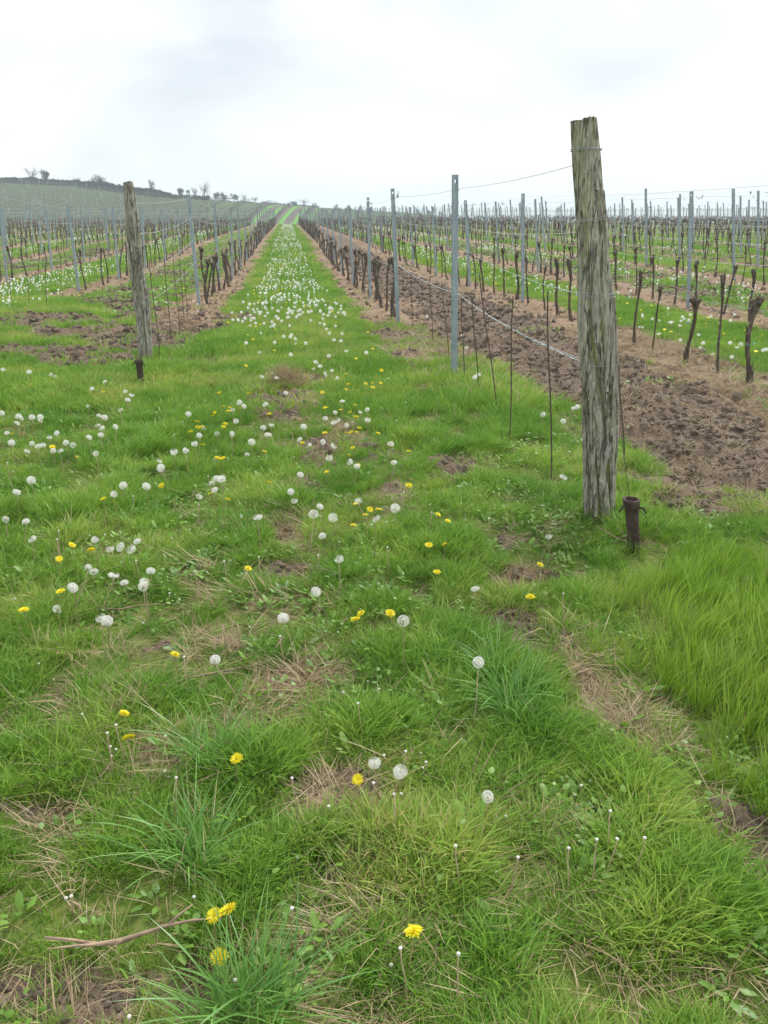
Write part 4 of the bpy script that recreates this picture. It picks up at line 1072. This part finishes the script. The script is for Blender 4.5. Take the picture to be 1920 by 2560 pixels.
def rel(px, py, h):
    a, b = at(px, py, h); return Vector((a - X, b - Y, 0))
z0 = H1(X, Y)
anchor(1585, 1380, 1578, 1247, 'rusty iron pipe stub wound with wire in front of the mossy wooden post',
       [[(-.075, .10, .10), (-.03, -.02, .075), (.03, -.035, .05), (.10, -.05, .02), (.14, -.05, .02)],
        [(-.04, -.02, .26), (-.032, -.035, .21), (.005, -.045, .13), (0, -.04, .06)], [(-.02, -.04, .25), (.03, -.04, .2), (.035, -.04, .15)],
        [(-.045, .02, .27), (-.06, .18, .5), (-.075, .36, .86)]])
anchor(353, 960, 347, 900, 'small rusty pipe stub in the grass in front of the left wooden post',
       [[(0, 0, .22), (.02, .5, .6)]])

# ------------------------------------------------------------------ twigs and dry stalks lying about
def twig(pxs, label, r=.004, lift=.02, cat='twig', name='twig', mt='twig', side=None):
    pts = []
    for (a, b) in pxs:
        X, Y = at(a * 1.1573, b * 1.1573, lift); pts.append((X, Y, H1(X, Y) + lift))
    o0 = Vector(pts[0]); P_ = [Vector(p) - o0 for p in pts]
    Q_ = []
    for i in range(len(P_) - 1):
        for u in (0, .5): Q_.append(P_[i].lerp(P_[i + 1], u) + Vector((random.uniform(-1, 1), random.uniform(-1, 1), random.uniform(-1, 1))) * r * .8)
    Q_.append(P_[-1]); mb = MB(); n = len(Q_)
    mb.tube(Q_, [r * (1 - .6 * abs(2 * i / (n - 1) - .7)) * random.uniform(.85, 1.2) for i in range(n)], 6)
    if side:
        for (i, dx, dy) in side:
            mb.tube([Q_[i], Q_[i] + Vector((dx * .5, dy * .5, .012)), Q_[i] + Vector((dx, dy, .02))], [r * .7, r * .5, r * .3], 5)
    o = mb.obj(name, M[mt], None, True); o.location = o0; tag(o, label, cat)
twig([(105, 2046), (215, 2037), (310, 2016), (420, 2003), (480, 1990)], 'long pinkish brown twig lying in the grass at bottom left', .006, .075, side=[(2, -.10, -.03), (5, .05, .04)])
twig([(368, 1476), (420, 1461), (510, 1445), (560, 1438), (640, 1425)], 'brown twig lying below the lone dandelion clock left of centre', .0035, .03, side=[(1, .06, .05), (6, .05, -.04)])
twig([(205, 1313), (262, 1317), (300, 1308), (380, 1306), (460, 1302)], 'thin grey twig lying across the grass left of centre', .003, .035)
twig([(560, 1446), (640, 1452), (700, 1450)], 'short dark twig lying on pale dead grass at centre left', .003, .03)
twig([(1165, 1215 + 330), (1240, 1560)], 'short brown stalk lying beside the straw track', .003, .03)
twig([(1290, 1135), (1330, 1160), (1375, 1178), (1430, 1195)], 'dry bent cane lying by the rusty pipe stub', .003, .05)
twig([(290, 1205 + 60), (350, 1262)], 'tiny curved twig among the left dandelions', .002, .05)
def stalk(b, t, label, r=.004, mt='drystem'):
    X, Y = at(b[0] * 1.1573, b[1] * 1.1573); z0 = H1(X, Y); d = ray(t[0] * 1.1573, t[1] * 1.1573); tt = Y / d[1]
    X2 = d[0] * tt; z2 = CAM_H + d[2] * tt; mb = MB()
    mb.tube([(0, 0, -.02), ((X2 - X) * .4, .01, (z2 - z0) * .5), (X2 - X, 0, z2 - z0)], [r, r * .9, r * .5], 5)
    o = mb.obj('dry_stalk', M[mt]); o.location = (X, Y, z0); tag(o, label, 'stalk', 'dry stalks sticking out of the grass')
for b, t, lb in [((1030, 872), (1008, 830), 'pale dry stalk leaning left, right of the first steel post'), ((1002, 880), (1012, 842), 'grey dry stalk crossing a pale one beside the first steel post'),
                 ((1045, 868), (1038, 800), 'upright tan stalk between the first and second rods'), ((1075, 840), (1098, 798), 'straw-coloured stalk leaning right across the leaning rod'),
                 ((490, 1412), (480, 1350), 'pale dry stalk above the brown twig, left one of two'), ((520, 1410), (513, 1348), 'pale dry stalk above the brown twig, right one of two'),
                 ((590, 1420), (612, 1375), 'thin dry stalk under a half blown dandelion clock'), ((180, 1980), (150, 1945), 'short bent pale stalk above the long bottom left twig'),
                 ((1055, 1820), (1010, 1800), 'reddish dry stalk left of the largest dandelion clock'), ((725, 880), (735, 905), 'tan stalk beside the straw heap')]:
    stalk(b, t, lb)

# ------------------------------------------------------------------ dandelions
def head_white(seed, full=1.0, n=140, spr=.0235):
    rg = np.random.default_rng(seed); mb = MB()
    for i in range(n):
        zc = 1 - 2 * (i + .5) / n; a = i * 2.39996
        rr = math.sqrt(1 - zc * zc); d = Vector((rr * math.cos(a), rr * math.sin(a), zc)) + Vector(rg.normal(0, .05, 3)); d.normalize()
        if full < 1 and (d.x * math.cos(seed) + d.z * .6 + rg.normal(0, .2)) > full * 1.6 - .6: continue
        if d.z < -.86: continue
        L = spr * rg.uniform(.93, 1.05); u = d.cross(Vector((.3, .5, .81))).normalized(); v = d.cross(u)
        p0 = d * .004; p1 = d * L * .74; p2 = d * L
        w_ = .00028
        mb.add([tuple(p0 - u * w_), tuple(p0 + u * w_), tuple(p1 + u * w_), tuple(p1 - u * w_)], [(0, 1, 2, 3)], a=.2)
        ph = rg.uniform(0, 6)
        for k in range(7):
            an = ph + k * 6.283 / 7; e = (u * math.cos(an) + v * math.sin(an)); f = (u * -math.sin(an) + v * math.cos(an)) * .00042
            q = p1 + e * .0052 + d * .0046 * rg.uniform(.7, 1.1)
            mb.add([tuple(p1), tuple(q - f), tuple(q + f)], (), [(0, 1, 2)], a=rg.uniform(.3, 1))
    return mb.mesh('seed_head', M['pappus'])
def ball(r, nm, mt, sq=1.0):
    mb = MB(); vs = []; k = 8
    for i in range(1, 5):
        ph = math.pi * i / 5
        for j in range(k): a = 6.283 * j / k; vs.append((r * math.sin(ph) * math.cos(a), r * math.sin(ph) * math.sin(a), r * math.cos(ph) * sq))
    vs += [(0, 0, r * sq), (0, 0, -r * sq)]
    mb.add(vs, [(i * k + j, i * k + (j + 1) % k, (i + 1) * k + (j + 1) % k, (i + 1) * k + j) for i in range(3) for j in range(k)], [(32, (j + 1) % k, j) for j in range(k)] + [(33, 24 + j, 24 + (j + 1) % k) for j in range(k)])
    return mb.mesh(nm, mt, True)
def head_yellow(seed):
    rg = np.random.default_rng(seed); mb = MB()
    for ring, (n, L, el) in enumerate([(22, .0205, .12), (20, .018, .35), (16, .014, .65), (10, .009, 1.0)]):
        for i in range(n):
            a = 6.283 * (i + rg.uniform(-.3, .3)) / n; e = el + rg.normal(0, .08); l = L * rg.uniform(.9, 1.1)
            d = Vector((math.cos(a) * math.cos(e), math.sin(a) * math.cos(e), math.sin(e))); sd = Vector((-math.sin(a), math.cos(a), 0)) * .0016
            p0 = d * .003; p1 = d * l * .6 + Vector((0, 0, .001)); p2 = d * l
            mb.add([tuple(p0 - sd * .6), tuple(p0 + sd * .6), tuple(p1 + sd), tuple(p1 - sd), tuple(p2 + sd * .8), tuple(p2 - sd * .8)], [(0, 1, 2, 3), (3, 2, 4, 5)], a=rg.uniform())
    return mb.mesh('flower_head', M['petal'])
HW = [head_white(1), head_white(2), head_white(3, .85), head_white(4, .58, 150), head_white(5, .40, 130, .02), head_white(6, .5, 120, .022)]
HWF = [head_white(11, 1.0, 60), head_white(12, .85, 60)]
for m_ in HWF:
    pass
HY = [head_yellow(i) for i in range(3)]
CORE = ball(.0052, 'receptacle', M['core']); CALYX = ball(.0062, 'calyx', M['stem'], 1.2)
NUB = ball(.0046, 'spent_head', M['pappus'], .75)
def stem_mesh(h, seed, mt):
    rg = np.random.default_rng(seed); mb = MB(); bx_, by_ = rg.normal(0, .14, 2) * h
    mb.tube([(bx_, by_, -.02), (bx_ * .55 + rg.normal(0, .008), by_ * .5, h * .4), (bx_ * .12, by_ * .1, h * .8), (0, 0, h)], [.0022, .002, .0018, .0017], 5)
    return mb.mesh('stem', mt)
STW = [(h, stem_mesh(h, i, M['drystem'] if i % 2 else M['stem'])) for i, h in enumerate([.12, .15, .18, .20, .23, .14, .17, .21])]
STY = [(h, stem_mesh(h, 20 + i, M['stem'])) for i, h in enumerate([.09, .11, .12, .13, .15])]
def rosette():
    mb = MB(); rg = np.random.default_rng(4)
    for i in range(11):
        a = 6.283 * i / 11 + rg.normal(0, .15); L = rg.uniform(.06, .11); d = Vector((math.cos(a), math.sin(a), .22)); s_ = Vector((-math.sin(a), math.cos(a), 0))
        vs = []; ws = [.003, .006, .012, .009, .016, .012, .018, .010, .001]
        for j, w_ in enumerate(ws):
            u = j / 8; c = d * L * u + Vector((0, 0, -.035 * u * u)); vs += [tuple(c - s_ * w_ * .75), tuple(c + s_ * w_ * .75)]
        mb.add(vs, [(2 * j, 2 * j + 1, 2 * j + 3, 2 * j + 2) for j in range(8)], a=rg.uniform(0, .6))
    return mb.mesh('leaves', M['leaf'])
ROS = rosette()

def region(px, py):
    # a phrase for the patch of the photograph (and of the place) a flower stands in
    if py > 2150: return 'nearest the bottom edge of the view'
    if py > 1800: return 'in the foreground below the straw track'
    if py > 1560: return 'in the foreground near the brown twig'
    if px > 1250:
        return 'around the foot of the mossy wooden post' if py > 880 and px < 1560 else 'in the alley right of the worked soil'
    if py > 1480: return 'just below the tan dead grass'
    if py > 1300: return ('in the lowest left cluster' if px < 420 else 'in the grass left of the pipe stub')
    if py > 1180: return ('below the left flower band' if px < 640 else 'in the middle of the headland')
    if py > 1040: return ('in the left flower band' if px < 420 else ('in the flower band left of the straw heap' if px < 740 else 'in the flower band below the straw heap'))
    if py > 960: return ('below the left wooden post' if px < 460 else ('just left of the straw heap' if px < 740 else 'just right of the straw heap'))
    if py > 860: return ('beside the left soil patch' if px < 460 else ('where the path drift thins out' if px < 1000 else 'by the first steel post'))
    return ('at the left edge of the vineyard' if px < 460 else 'at the near end of the path drift')
def side_word(i, n):
    return 'the only one' if n == 1 else ('leftmost' if i == 0 else ('rightmost' if i == n - 1 else '%s from left' % ordw(i)))

def flower(px, py, kind, rg):
    st = STW if kind == 'w' else STY
    j = int(rg.integers(0, len(st))); h, sm = st[j]
    XY = at(px, py, h)
    if XY is None: return None
    X, Y = XY; z = H1(X, Y)
    return X, Y, z, h, sm
rg = np.random.default_rng(42)
def put_flowers(pxs, kind):
    byreg = {}
    for p in pxs: byreg.setdefault(region(*p), []).append(p)
    for rname, ps in byreg.items():
        ps = sorted(set(ps))
        for i, (px, py) in enumerate(ps):
            f = flower(px, py, kind, rg)
            if not f: continue
            X, Y, z, h, sm = f
            d = math.hypot(X, Y)
            if kind == 'w':
                half = rg.uniform() < .36 and py < 1800
                j = int(rg.integers(3, 6)) if half else int(rg.integers(0, 3))
                word = 'half blown dandelion clock' if half else 'round white dandelion clock'
                e = empty('dandelion_clock', (X, Y, z), rg.uniform(0, 6.28), sc=1.0)
                tag(e, '%s, %s %s' % (word, side_word(i, len(ps)), rname), 'dandelion clock', 'white dandelion clocks in the grass')
                link(bpy.data.objects.new('stem', sm), e)
                o = link(bpy.data.objects.new('seed_head', HW[j]), e); o.location = (0, 0, h + .003)
                s_ = rg.uniform(.80, 1.15) * (0.96 if py > 1800 else 1); o.scale = (s_, s_, s_ * (rg.uniform(.88, 1) if py > 1500 else rg.uniform(.55, 1))); o.rotation_euler = (rg.normal(0, .4), rg.normal(0, .4), rg.uniform(0, 6))
                o = link(bpy.data.objects.new('receptacle', CORE), e); o.location = (0, 0, h + .003)
                if py > 1150 and rg.uniform() < .55: link(bpy.data.objects.new('leaves', ROS), e)
            else:
                e = empty('yellow_dandelion', (X, Y, z), rg.uniform(0, 6.28), sc=1.0)
                tag(e, 'yellow dandelion flower, %s %s' % (side_word(i, len(ps)), rname), 'dandelion', 'yellow dandelions in flower')
                link(bpy.data.objects.new('stem', sm), e)
                o = link(bpy.data.objects.new('flower_head', HY[int(rg.integers(0, 3))]), e); o.location = (0, 0, h)
                s_ = rg.uniform(.8, 1.12); o.scale = (s_, s_, s_); o.rotation_euler = (rg.normal(0, .3) - .1, rg.normal(0, .3), rg.uniform(0, 6))
                if py > 1500:
                    o = link(bpy.data.objects.new('calyx', CALYX), e); o.location = (0, 0, h - .004)
                if py > 1900 or rg.uniform() < .3:
                    o = link(bpy.data.objects.new('leaves', ROS), e)
put_flowers(WHITE_PX, 'w')
put_flowers(YELLOW_PX, 'y')
n_white = len(set(WHITE_PX)); print('white', n_white, 'yellow', len(set(YELLOW_PX)))

# the drift: the nearest ones as individuals, the rest as one mass
def drift_points(seed):
    rg = np.random.default_rng(seed); out = []
    def addband(lo, hi, a0, a1, dens, jit=.3):
        n = int((hi - lo) * (a1 - a0) * dens)
        la = rg.uniform(lo, hi, n); al = rg.uniform(a0, a1, n)
        x, y = from_la(la, al)
        k = rg.uniform(size=n) < (.12 + .88 * sst(.40, .55, fbm(x, y, 1.1, seed + 5)))
        out.append(np.stack([x[k], y[k]], 1))
    addband(-.85, .85, 11.5, 17.5, 19); addband(-.75, .70, 17.5, 50, 15); addband(-.65, .6, 50, 118, 7); addband(-1.0, 1.0, 9.5, 12.5, 5)
    addband(-.8, .9, 8.5, 12.0, 4)
    addband(5.1, 6.5, 6.5, 16, 9); addband(5.1, 6.5, 16, 40, 11); addband(5.1, 6.6, 40, 100, 4)
    addband(-7.6, -5.6, 17, 26, 16); addband(-7.5, -5.8, 26, 80, 9); addband(-6.6, -4.6, 14, 19, 8)
    for k in range(3, 21, 2):
        lo, hi = ROWS_R[k - 1] + .7 if False else ROWS_R[k - 1] + .7, ROWS_R[k] - .7
        addband(lo, hi, max(float(start_al((lo + hi) / 2)), 10), 90, 7)
    lo, hi = ROWS_R[2] + .6, ROWS_R[3] - .6
    addband(ROWS_R[2] + .9, ROWS_R[3] + .4, 12, 60, 2.5)
    for k in range(3, 12, 2):
        if k + 1 < len(ROWS_L): addband(ROWS_L[k + 0] + .7 - 3.1 + .0, ROWS_L[k] - .7, float(start_al(ROWS_L[k])), 90, 8)
    P = np.concatenate(out); z = H(P[:, 0], P[:, 1])
    px, py, dep = proj(P[:, 0], P[:, 1], z + .15)
    ok = (px > -10) & (px < 1930) & (dep > 5)
    return P[ok], z[ok], px[ok], py[ok]
P, z, px, py = drift_points(3)
order = np.argsort(np.hypot(P[:, 0], P[:, 1]))
room = max(0, 298 - n_white)
FH = [HWF[0], HWF[1]]
for i in order[:room]:
    X, Y = P[i]; h, sm = STW[int(rg.integers(0, 8))]
    e = empty('dandelion_clock', (X, Y, z[i]), rg.uniform(0, 6.28))
    where = 'in the white drift on the grassy path' if abs(to_lat(X, Y)) < 1.5 else ('in the white drift left of the path' if X < 0 else 'in the grass alley right of the worked soil')
    tag(e, 'small white dandelion clock crowded %s' % where, 'dandelion clock', 'white dandelion clocks crowded ' + where)
    link(bpy.data.objects.new('stem', sm), e)
    o = link(bpy.data.objects.new('seed_head', HW[int(rg.integers(0, 4))]), e); o.location = (0, 0, h)
rest = order[room:]
def drift_variant(seed):
    mb = MB(); rgv = np.random.default_rng(seed); h = rgv.uniform(.14, .22)
    mb.tube([(rgv.normal(0, .02), 0, 0), (0, 0, h)], .0025, 3, cap=False)
    o = ball(.0215, 'far_clock', M['pappus'], .92)
    vs = [(v.co.x, v.co.y, v.co.z + h) for v in o.vertices]
    mb.add(vs, [tuple(p.vertices) for p in o.polygons if len(p.vertices) == 4], [tuple(p.vertices) for p in o.polygons if len(p.vertices) == 3], a=.8)
    return mb.mesh('far_clock', M['pappus'], True)
DV = [drift_variant(i) for i in range(3)]
n = len(rest); s_ = rg.uniform(.60, 1.0, n) * (1 + .003 * P[rest][:, 1])
scatter('dandelion_drift', 'hundreds of white dandelion clocks whitening the grass alleys far down the rows', np.stack([P[rest][:, 0], P[rest][:, 1], z[rest]], 1), orient(n, rg, .12),
        np.stack([s_, s_, s_], 1), rg.integers(0, 3, n), rg.uniform(.5, 1, size=n), DV, 'dandelion clocks')
# yellow specks in the far alleys
rg = np.random.default_rng(8); out = []
for (lo, hi, a0, a1, m_) in [(-1, 1.1, 9, 40, 60), (4.9, 6.7, 8, 50, 150), (-7.8, -5.2, 14, 50, 60), (8, 10, 12, 50, 40), (-4.5, -2, 12, 40, 25)]:
    la = rg.uniform(lo, hi, m_); al = rg.uniform(a0, a1, m_); x, y = from_la(la, al); out.append(np.stack([x, y], 1))
P = np.concatenate(out); z = H(P[:, 0], P[:, 1]); n = len(P)
def yv(seed):
    mb = MB(); mb.tube([(0, 0, 0), (0, 0, .1)], .0022, 3, cap=False)
    mb.add([(0, 0, .108)] + [(.02 * math.cos(a), .02 * math.sin(a), .104) for a in np.linspace(0, 5.5, 8)], (), [(0, i, i % 8 + 1) for i in range(1, 9)])
    return mb.mesh('far_yellow', M['petal'])
scatter('yellow_dandelions', 'yellow dandelions dotted through the alleys between the vine rows', np.stack([P[:, 0], P[:, 1], z], 1), orient(n, rg, .3), np.full((n, 3), 1.15), np.zeros(n), rg.uniform(size=n), [yv(0)], 'dandelions')

# spent dandelions: pinkish stalks with small white nubs
SP = [(1492, 2098), (1543, 2097), (1422, 2120), (1526, 2027), (1612, 2094), (1295, 2143), (1562, 1943), (1475, 1953), (1453, 1963), (1417, 1941), (1560, 1940 + 38), (1900, 1468), (1028 + 380, 1484), (1408, 1484), (1186, 1476),
      (730, 1945), (920, 1703), (948, 1722), (895, 1758), (858, 1730), (960, 1888), (1014, 1878), (1052, 1882), (1065, 1905), (1057, 1919), (985, 1985), (1003, 1984), (934, 1957), (1046, 2016), (990, 2045), (978, 2412), (1149, 2115), (822, 2015), (743, 2142),
      (730, 2270), (1001, 2370), (1139, 2114), (1146, 2384), (165, 2245), (178, 2240), (485, 2242), (588, 2450), (323, 2541), (30, 1498), (38, 1497), (22, 1592), (97, 1660), (133, 1697), (205, 1785), (290, 1812), (268, 1832), (276, 1866), (290, 1873),
      (412, 1928), (422, 1942), (440, 1944), (565, 1854), (413, 1840), (278, 1890), (460, 1642), (358, 1557), (1240, 2180), (1265, 2040), (700, 1590), (845, 1580), (1110, 1650), (520, 1190), (516, 1280), (300, 1330), (130, 1330), (640, 1310), (800, 1290), (1010, 1230), (900, 1395), (742, 1318)]
rg = np.random.default_rng(17)
while len(SP) < 125:
    q = rg.uniform(0, 1); py = 1000 + 1450 * q ** 1.6; px = rg.uniform(10, 1250)
    if py > 1500: continue
    if vnoise(px, py, 1 / 130., 4) > .45 or rg.uniform() < .15: SP.append((float(px), float(py)))
order = sorted(SP, key=lambda p: -p[1])
byreg = {}
for p in order: byreg.setdefault(region(*p), []).append(p)
SST = [(h, stem_mesh(h, 50 + i, M['drystem'])) for i, h in enumerate([.03, .045, .065, .16])]
for rname, ps in byreg.items():
    ps = sorted(ps)
    for i, (px, py) in enumerate(ps):
        h, sm = SST[int(rg.integers(0, 4))] if not (px > 1400 and py > 1990 and px < 1640) else SST[3]
        X, Y = at(px, py, h); z = H1(X, Y)
        e = empty('spent_dandelion', (X, Y, z), rg.uniform(0, 6.28)); tag(e, 'white-tipped bald dandelion stalk, %s %s' % (side_word(i, len(ps)), rname), 'dandelion stalk', 'spent dandelion stalks with white tips')
        link(bpy.data.objects.new('stem', sm), e); o = link(bpy.data.objects.new('spent_head', NUB), e); o.location = (0, 0, h)

# ------------------------------------------------------------------ trees on the hill and beyond
M['tree_leaf'] = leaf_mat('hill_tree_leaves', [(0.0, (0.016, 0.034, 0.016)), (1.0, (0.036, 0.066, 0.026))], gloss=0.0, trans=.2)
M['tree_pale'] = leaf_mat('budding_tree_leaves', [(0.0, (0.06, 0.056, 0.042)), (1.0, (0.11, 0.10, 0.075))], gloss=0.0, trans=.2)
def tree(px, base_py, hpx, wpx, dist, kind, label, group, name='hill_tree'):
    az = (px - 960) / 2126.0; Y = dist; X = az * dist
    z = float(base_z(np.array([X]), np.array([Y]))[0])
    h = hpx / 2126.0 * dist; wd = wpx / 2126.0 * dist
    root = empty(name, (X, Y, z)); tag(root, label, 'tree', group)
    rg = np.random.default_rng(int(px * 7) % 9999); t = MB()
    t.tube([(0, 0, -.5), (rg.normal(0, .1), 0, h * .3), (rg.normal(0, .2), 0, h * .7)], [h * .03, h * .024, h * .01], 6)
    nb = 16 if kind == 'bare' else 8
    for i in range(nb):
        a = rg.uniform(0, 6.28); z0 = h * rg.uniform(.25, .6); z1 = h * rg.uniform(.55, 1); r_ = wd * .5 * rg.uniform(.4, .95)
        t.tube([(0, 0, z0), (r_ * .5 * math.cos(a), r_ * .5 * math.sin(a), (z0 + z1) / 2), (r_ * math.cos(a), r_ * math.sin(a), z1)], [h * .012, h * .008, h * .003], 3, cap=False)
    t.obj('trunk', M['vine'], root)
    c = MB(); n = {'dense': 520, 'bare': 300, 'thin': 260}[kind]; sz = {'dense': .05, 'bare': .024, 'thin': .036}[kind] * h
    lob = [(rg.uniform(-.28, .28) * wd, rg.uniform(-.28, .28) * wd, h * rg.uniform(.35, .8), rg.uniform(.16, .3)) for _ in range(8)]
    for i in range(n):
        L = lob[int(rg.integers(0, 8))]; v = rg.normal(0, 1, 3); v = v / np.linalg.norm(v) * (rg.uniform() ** .4)
        p = Vector((L[0] + v[0] * L[3] * wd, L[1] + v[1] * L[3] * wd, L[2] + v[2] * L[3] * h * .85))
        if kind == 'dense': p.z = max(p.z, h * .06)
        u = Vector(rg.normal(0, 1, 3)).normalized() * sz; w_ = Vector(rg.normal(0, 1, 3)).normalized() * sz
        c.add([tuple(p), tuple(p + u), tuple(p + u + w_), tuple(p + w_)], [(0, 1, 2, 3)], a=rg.uniform())
    c.obj('crown', M['tree_leaf'] if kind == 'dense' else M['tree_pale'], root)
def cd(px): return float(crest_y((px - 960) / 2126.0 * 270)) + 6
HT = [(93, 466, 36, 44, 'bare', 'pale budding tree, leftmost on the hill hedge'), (124, 468, 32, 26, 'dense', 'dark round tree beside the leftmost pale tree'), (38, 462, 16, 30, 'dense', 'low dark bush at the left end of the hedge'),
      (200, 474, 20, 22, 'bare', 'small pale tree rising over the hedge left of the wooden post'), (255, 477, 30, 46, 'dense', 'broad dark tree in the hedge left of the wooden post'), (386, 492, 34, 18, 'thin', 'thin forked tree right of the left wooden post'),
      (458, 496, 24, 22, 'dense', 'dark bush behind the tall left steel post'), (490, 497, 26, 18, 'bare', 'faint bare tree right of the tall left steel post'), (514, 498, 38, 34, 'bare', 'tallest bare round tree on the hill crest'),
      (544, 501, 20, 17, 'dense', 'left one of three dark round trees on the crest'), (563, 503, 21, 19, 'dense', 'middle one of three dark round trees on the crest'), (588, 504, 19, 22, 'dense', 'right one of three dark round trees on the crest'),
      (612, 506, 22, 22, 'bare', 'pale bare tree right of the three dark crest trees'), (639, 508, 18, 17, 'thin', 'small round greenish tree alone on the crest'), (665, 510, 10, 24, 'bare', 'low pale bush at the head of the green strips'),
      (687, 512, 12, 24, 'bare', 'second low pale bush at the head of the green strips'), (735, 514, 12, 20, 'dense', 'dark low bush above the rightmost green strip'), (760, 516, 19, 34, 'bare', 'bare wide tree at the right end of the crest')]
for (px, bpy_, h, w_, kd, lb) in HT: tree(px, bpy_, h * 1.3, w_ * 1.15, cd(px), kd, lb, 'trees along the hill crest')
tree(1672, 531, 26, 62, 210, 'thin', 'hazy spreading tree beyond the right end of the vineyard', None, 'far_tree')
tree(1755, 531, 22, 44, 205, 'dense', 'hazy low dark tree beyond the right end of the vineyard', None, 'far_tree')
tree(1180, 531, 8, 60, 260, 'bare', 'low hazy thicket at the horizon behind the first steel post', None, 'far_tree')
# hedge along the crest
mb = MB(); rg = np.random.default_rng(12)
for i in range(22000):
    px = rg.uniform(-60, 525) if rg.uniform() < .88 else rg.uniform(520, 800)
    hh = (10 + 7 * vnoise(px, 0, 1 / 30., 5) + 4 * vnoise(px, 3, 1 / 9., 6)) * (1 - .35 * (px > 430)) if px < 525 else 4 + 4 * vnoise(px, 0, 1 / 15., 5)
    D_ = cd(px) + rg.uniform(-1.2, 1.2); X = (px - 960) / 2126.0 * D_
    z = float(hill_z(np.array([X]), np.array([D_]))[0]) + hh / 2126 * D_ * rg.uniform(-.05, 1)
    p = Vector((X, D_, z)); s_ = .42 if px < 525 else .2
    u = Vector(rg.normal(0, 1, 3)).normalized() * s_; v = Vector(rg.normal(0, 1, 3)).normalized() * s_
    mb.add([tuple(p), tuple(p + u), tuple(p + u + v), tuple(p + v)], [(0, 1, 2, 3)], a=rg.uniform())
tag(mb.obj('hedgerow', M['tree_leaf']), 'long dark hedge running along the crest of the hill', 'hedge', kind='stuff')

# vines and posts on the hillside
rg = np.random.default_rng(19); P = []
for k in range(-42, 16):
    xr = -23.5 + 1.55 + 3.1 * k
    for sgn in (0, ):
        y = 176.0
        if -42 < xr < -14 and k % 2 == 0: continue
        while y < crest_y(np.array([xr]))[()] - 1:
            P.append((xr + rg.normal(0, .05), y + rg.normal(0, .2))); y += 1.35
P = np.array(P); z = base_z(P[:, 0], P[:, 1])
pxx, pyy, dep = proj(P[:, 0], P[:, 1], z); ok = (pxx > -40) & (pxx < 1500)
P = P[ok]; z = z[ok]; n = len(P)
def hv(seed, post):
    mb = MB(); rgv = np.random.default_rng(seed)
    mb.tube([(0, 0, 0), (0, 0, .8)], [.05, .04], 3, cap=False)
    for j in range(5):
        mb.tube([(0, 0, .75), (rgv.normal(0, .1), rgv.normal(0, .5), rgv.uniform(.8, 1.4))], [.03, .012], 3, cap=False)
    return mb.mesh('hill_vine', M['vine'])
def hp():
    mb = MB(); mb.box((0, 0, .95), (.035, .03, .95)); return mb.mesh('hill_post', M['steel'])
HV = [hv(1, 0), hv(2, 0), hv(3, 0), hp()]
idx = np.where(rg.uniform(size=n) < .05, 3, rg.integers(0, 3, n))
scatter('hillside_vines', 'grey haze of bare vines and posts on the hillside vineyard', np.stack([P[:, 0], P[:, 1], z], 1), np.stack([np.zeros(n), np.zeros(n), rg.normal(0, .2, n)], 1), np.ones((n, 3)), idx, rg.uniform(size=n), HV, 'vineyard')

# ------------------------------------------------------------------ haze
mb = MB(); mb.box((0, 1600, 8.5), (3400, 1900, 26))
hz = mb.obj('haze', None)
hm = bpy.data.materials.new('haze'); hm.use_nodes = True; nn = hm.node_tree; nn.nodes.clear()
vo = nn.nodes.new('ShaderNodeVolumePrincipled'); vo.inputs['Density'].default_value = 0.0008; vo.inputs['Color'].default_value = (0.80, 0.88, 0.98, 1)
vo.inputs['Anisotropy'].default_value = 0.2
oo = nn.nodes.new('ShaderNodeOutputMaterial'); nn.links.new(vo.outputs[0], oo.inputs['Volume'])
hz.data.materials.append(hm); tag(hz, 'thin pale haze hanging over the whole vineyard and the far hills', 'haze', kind='stuff')
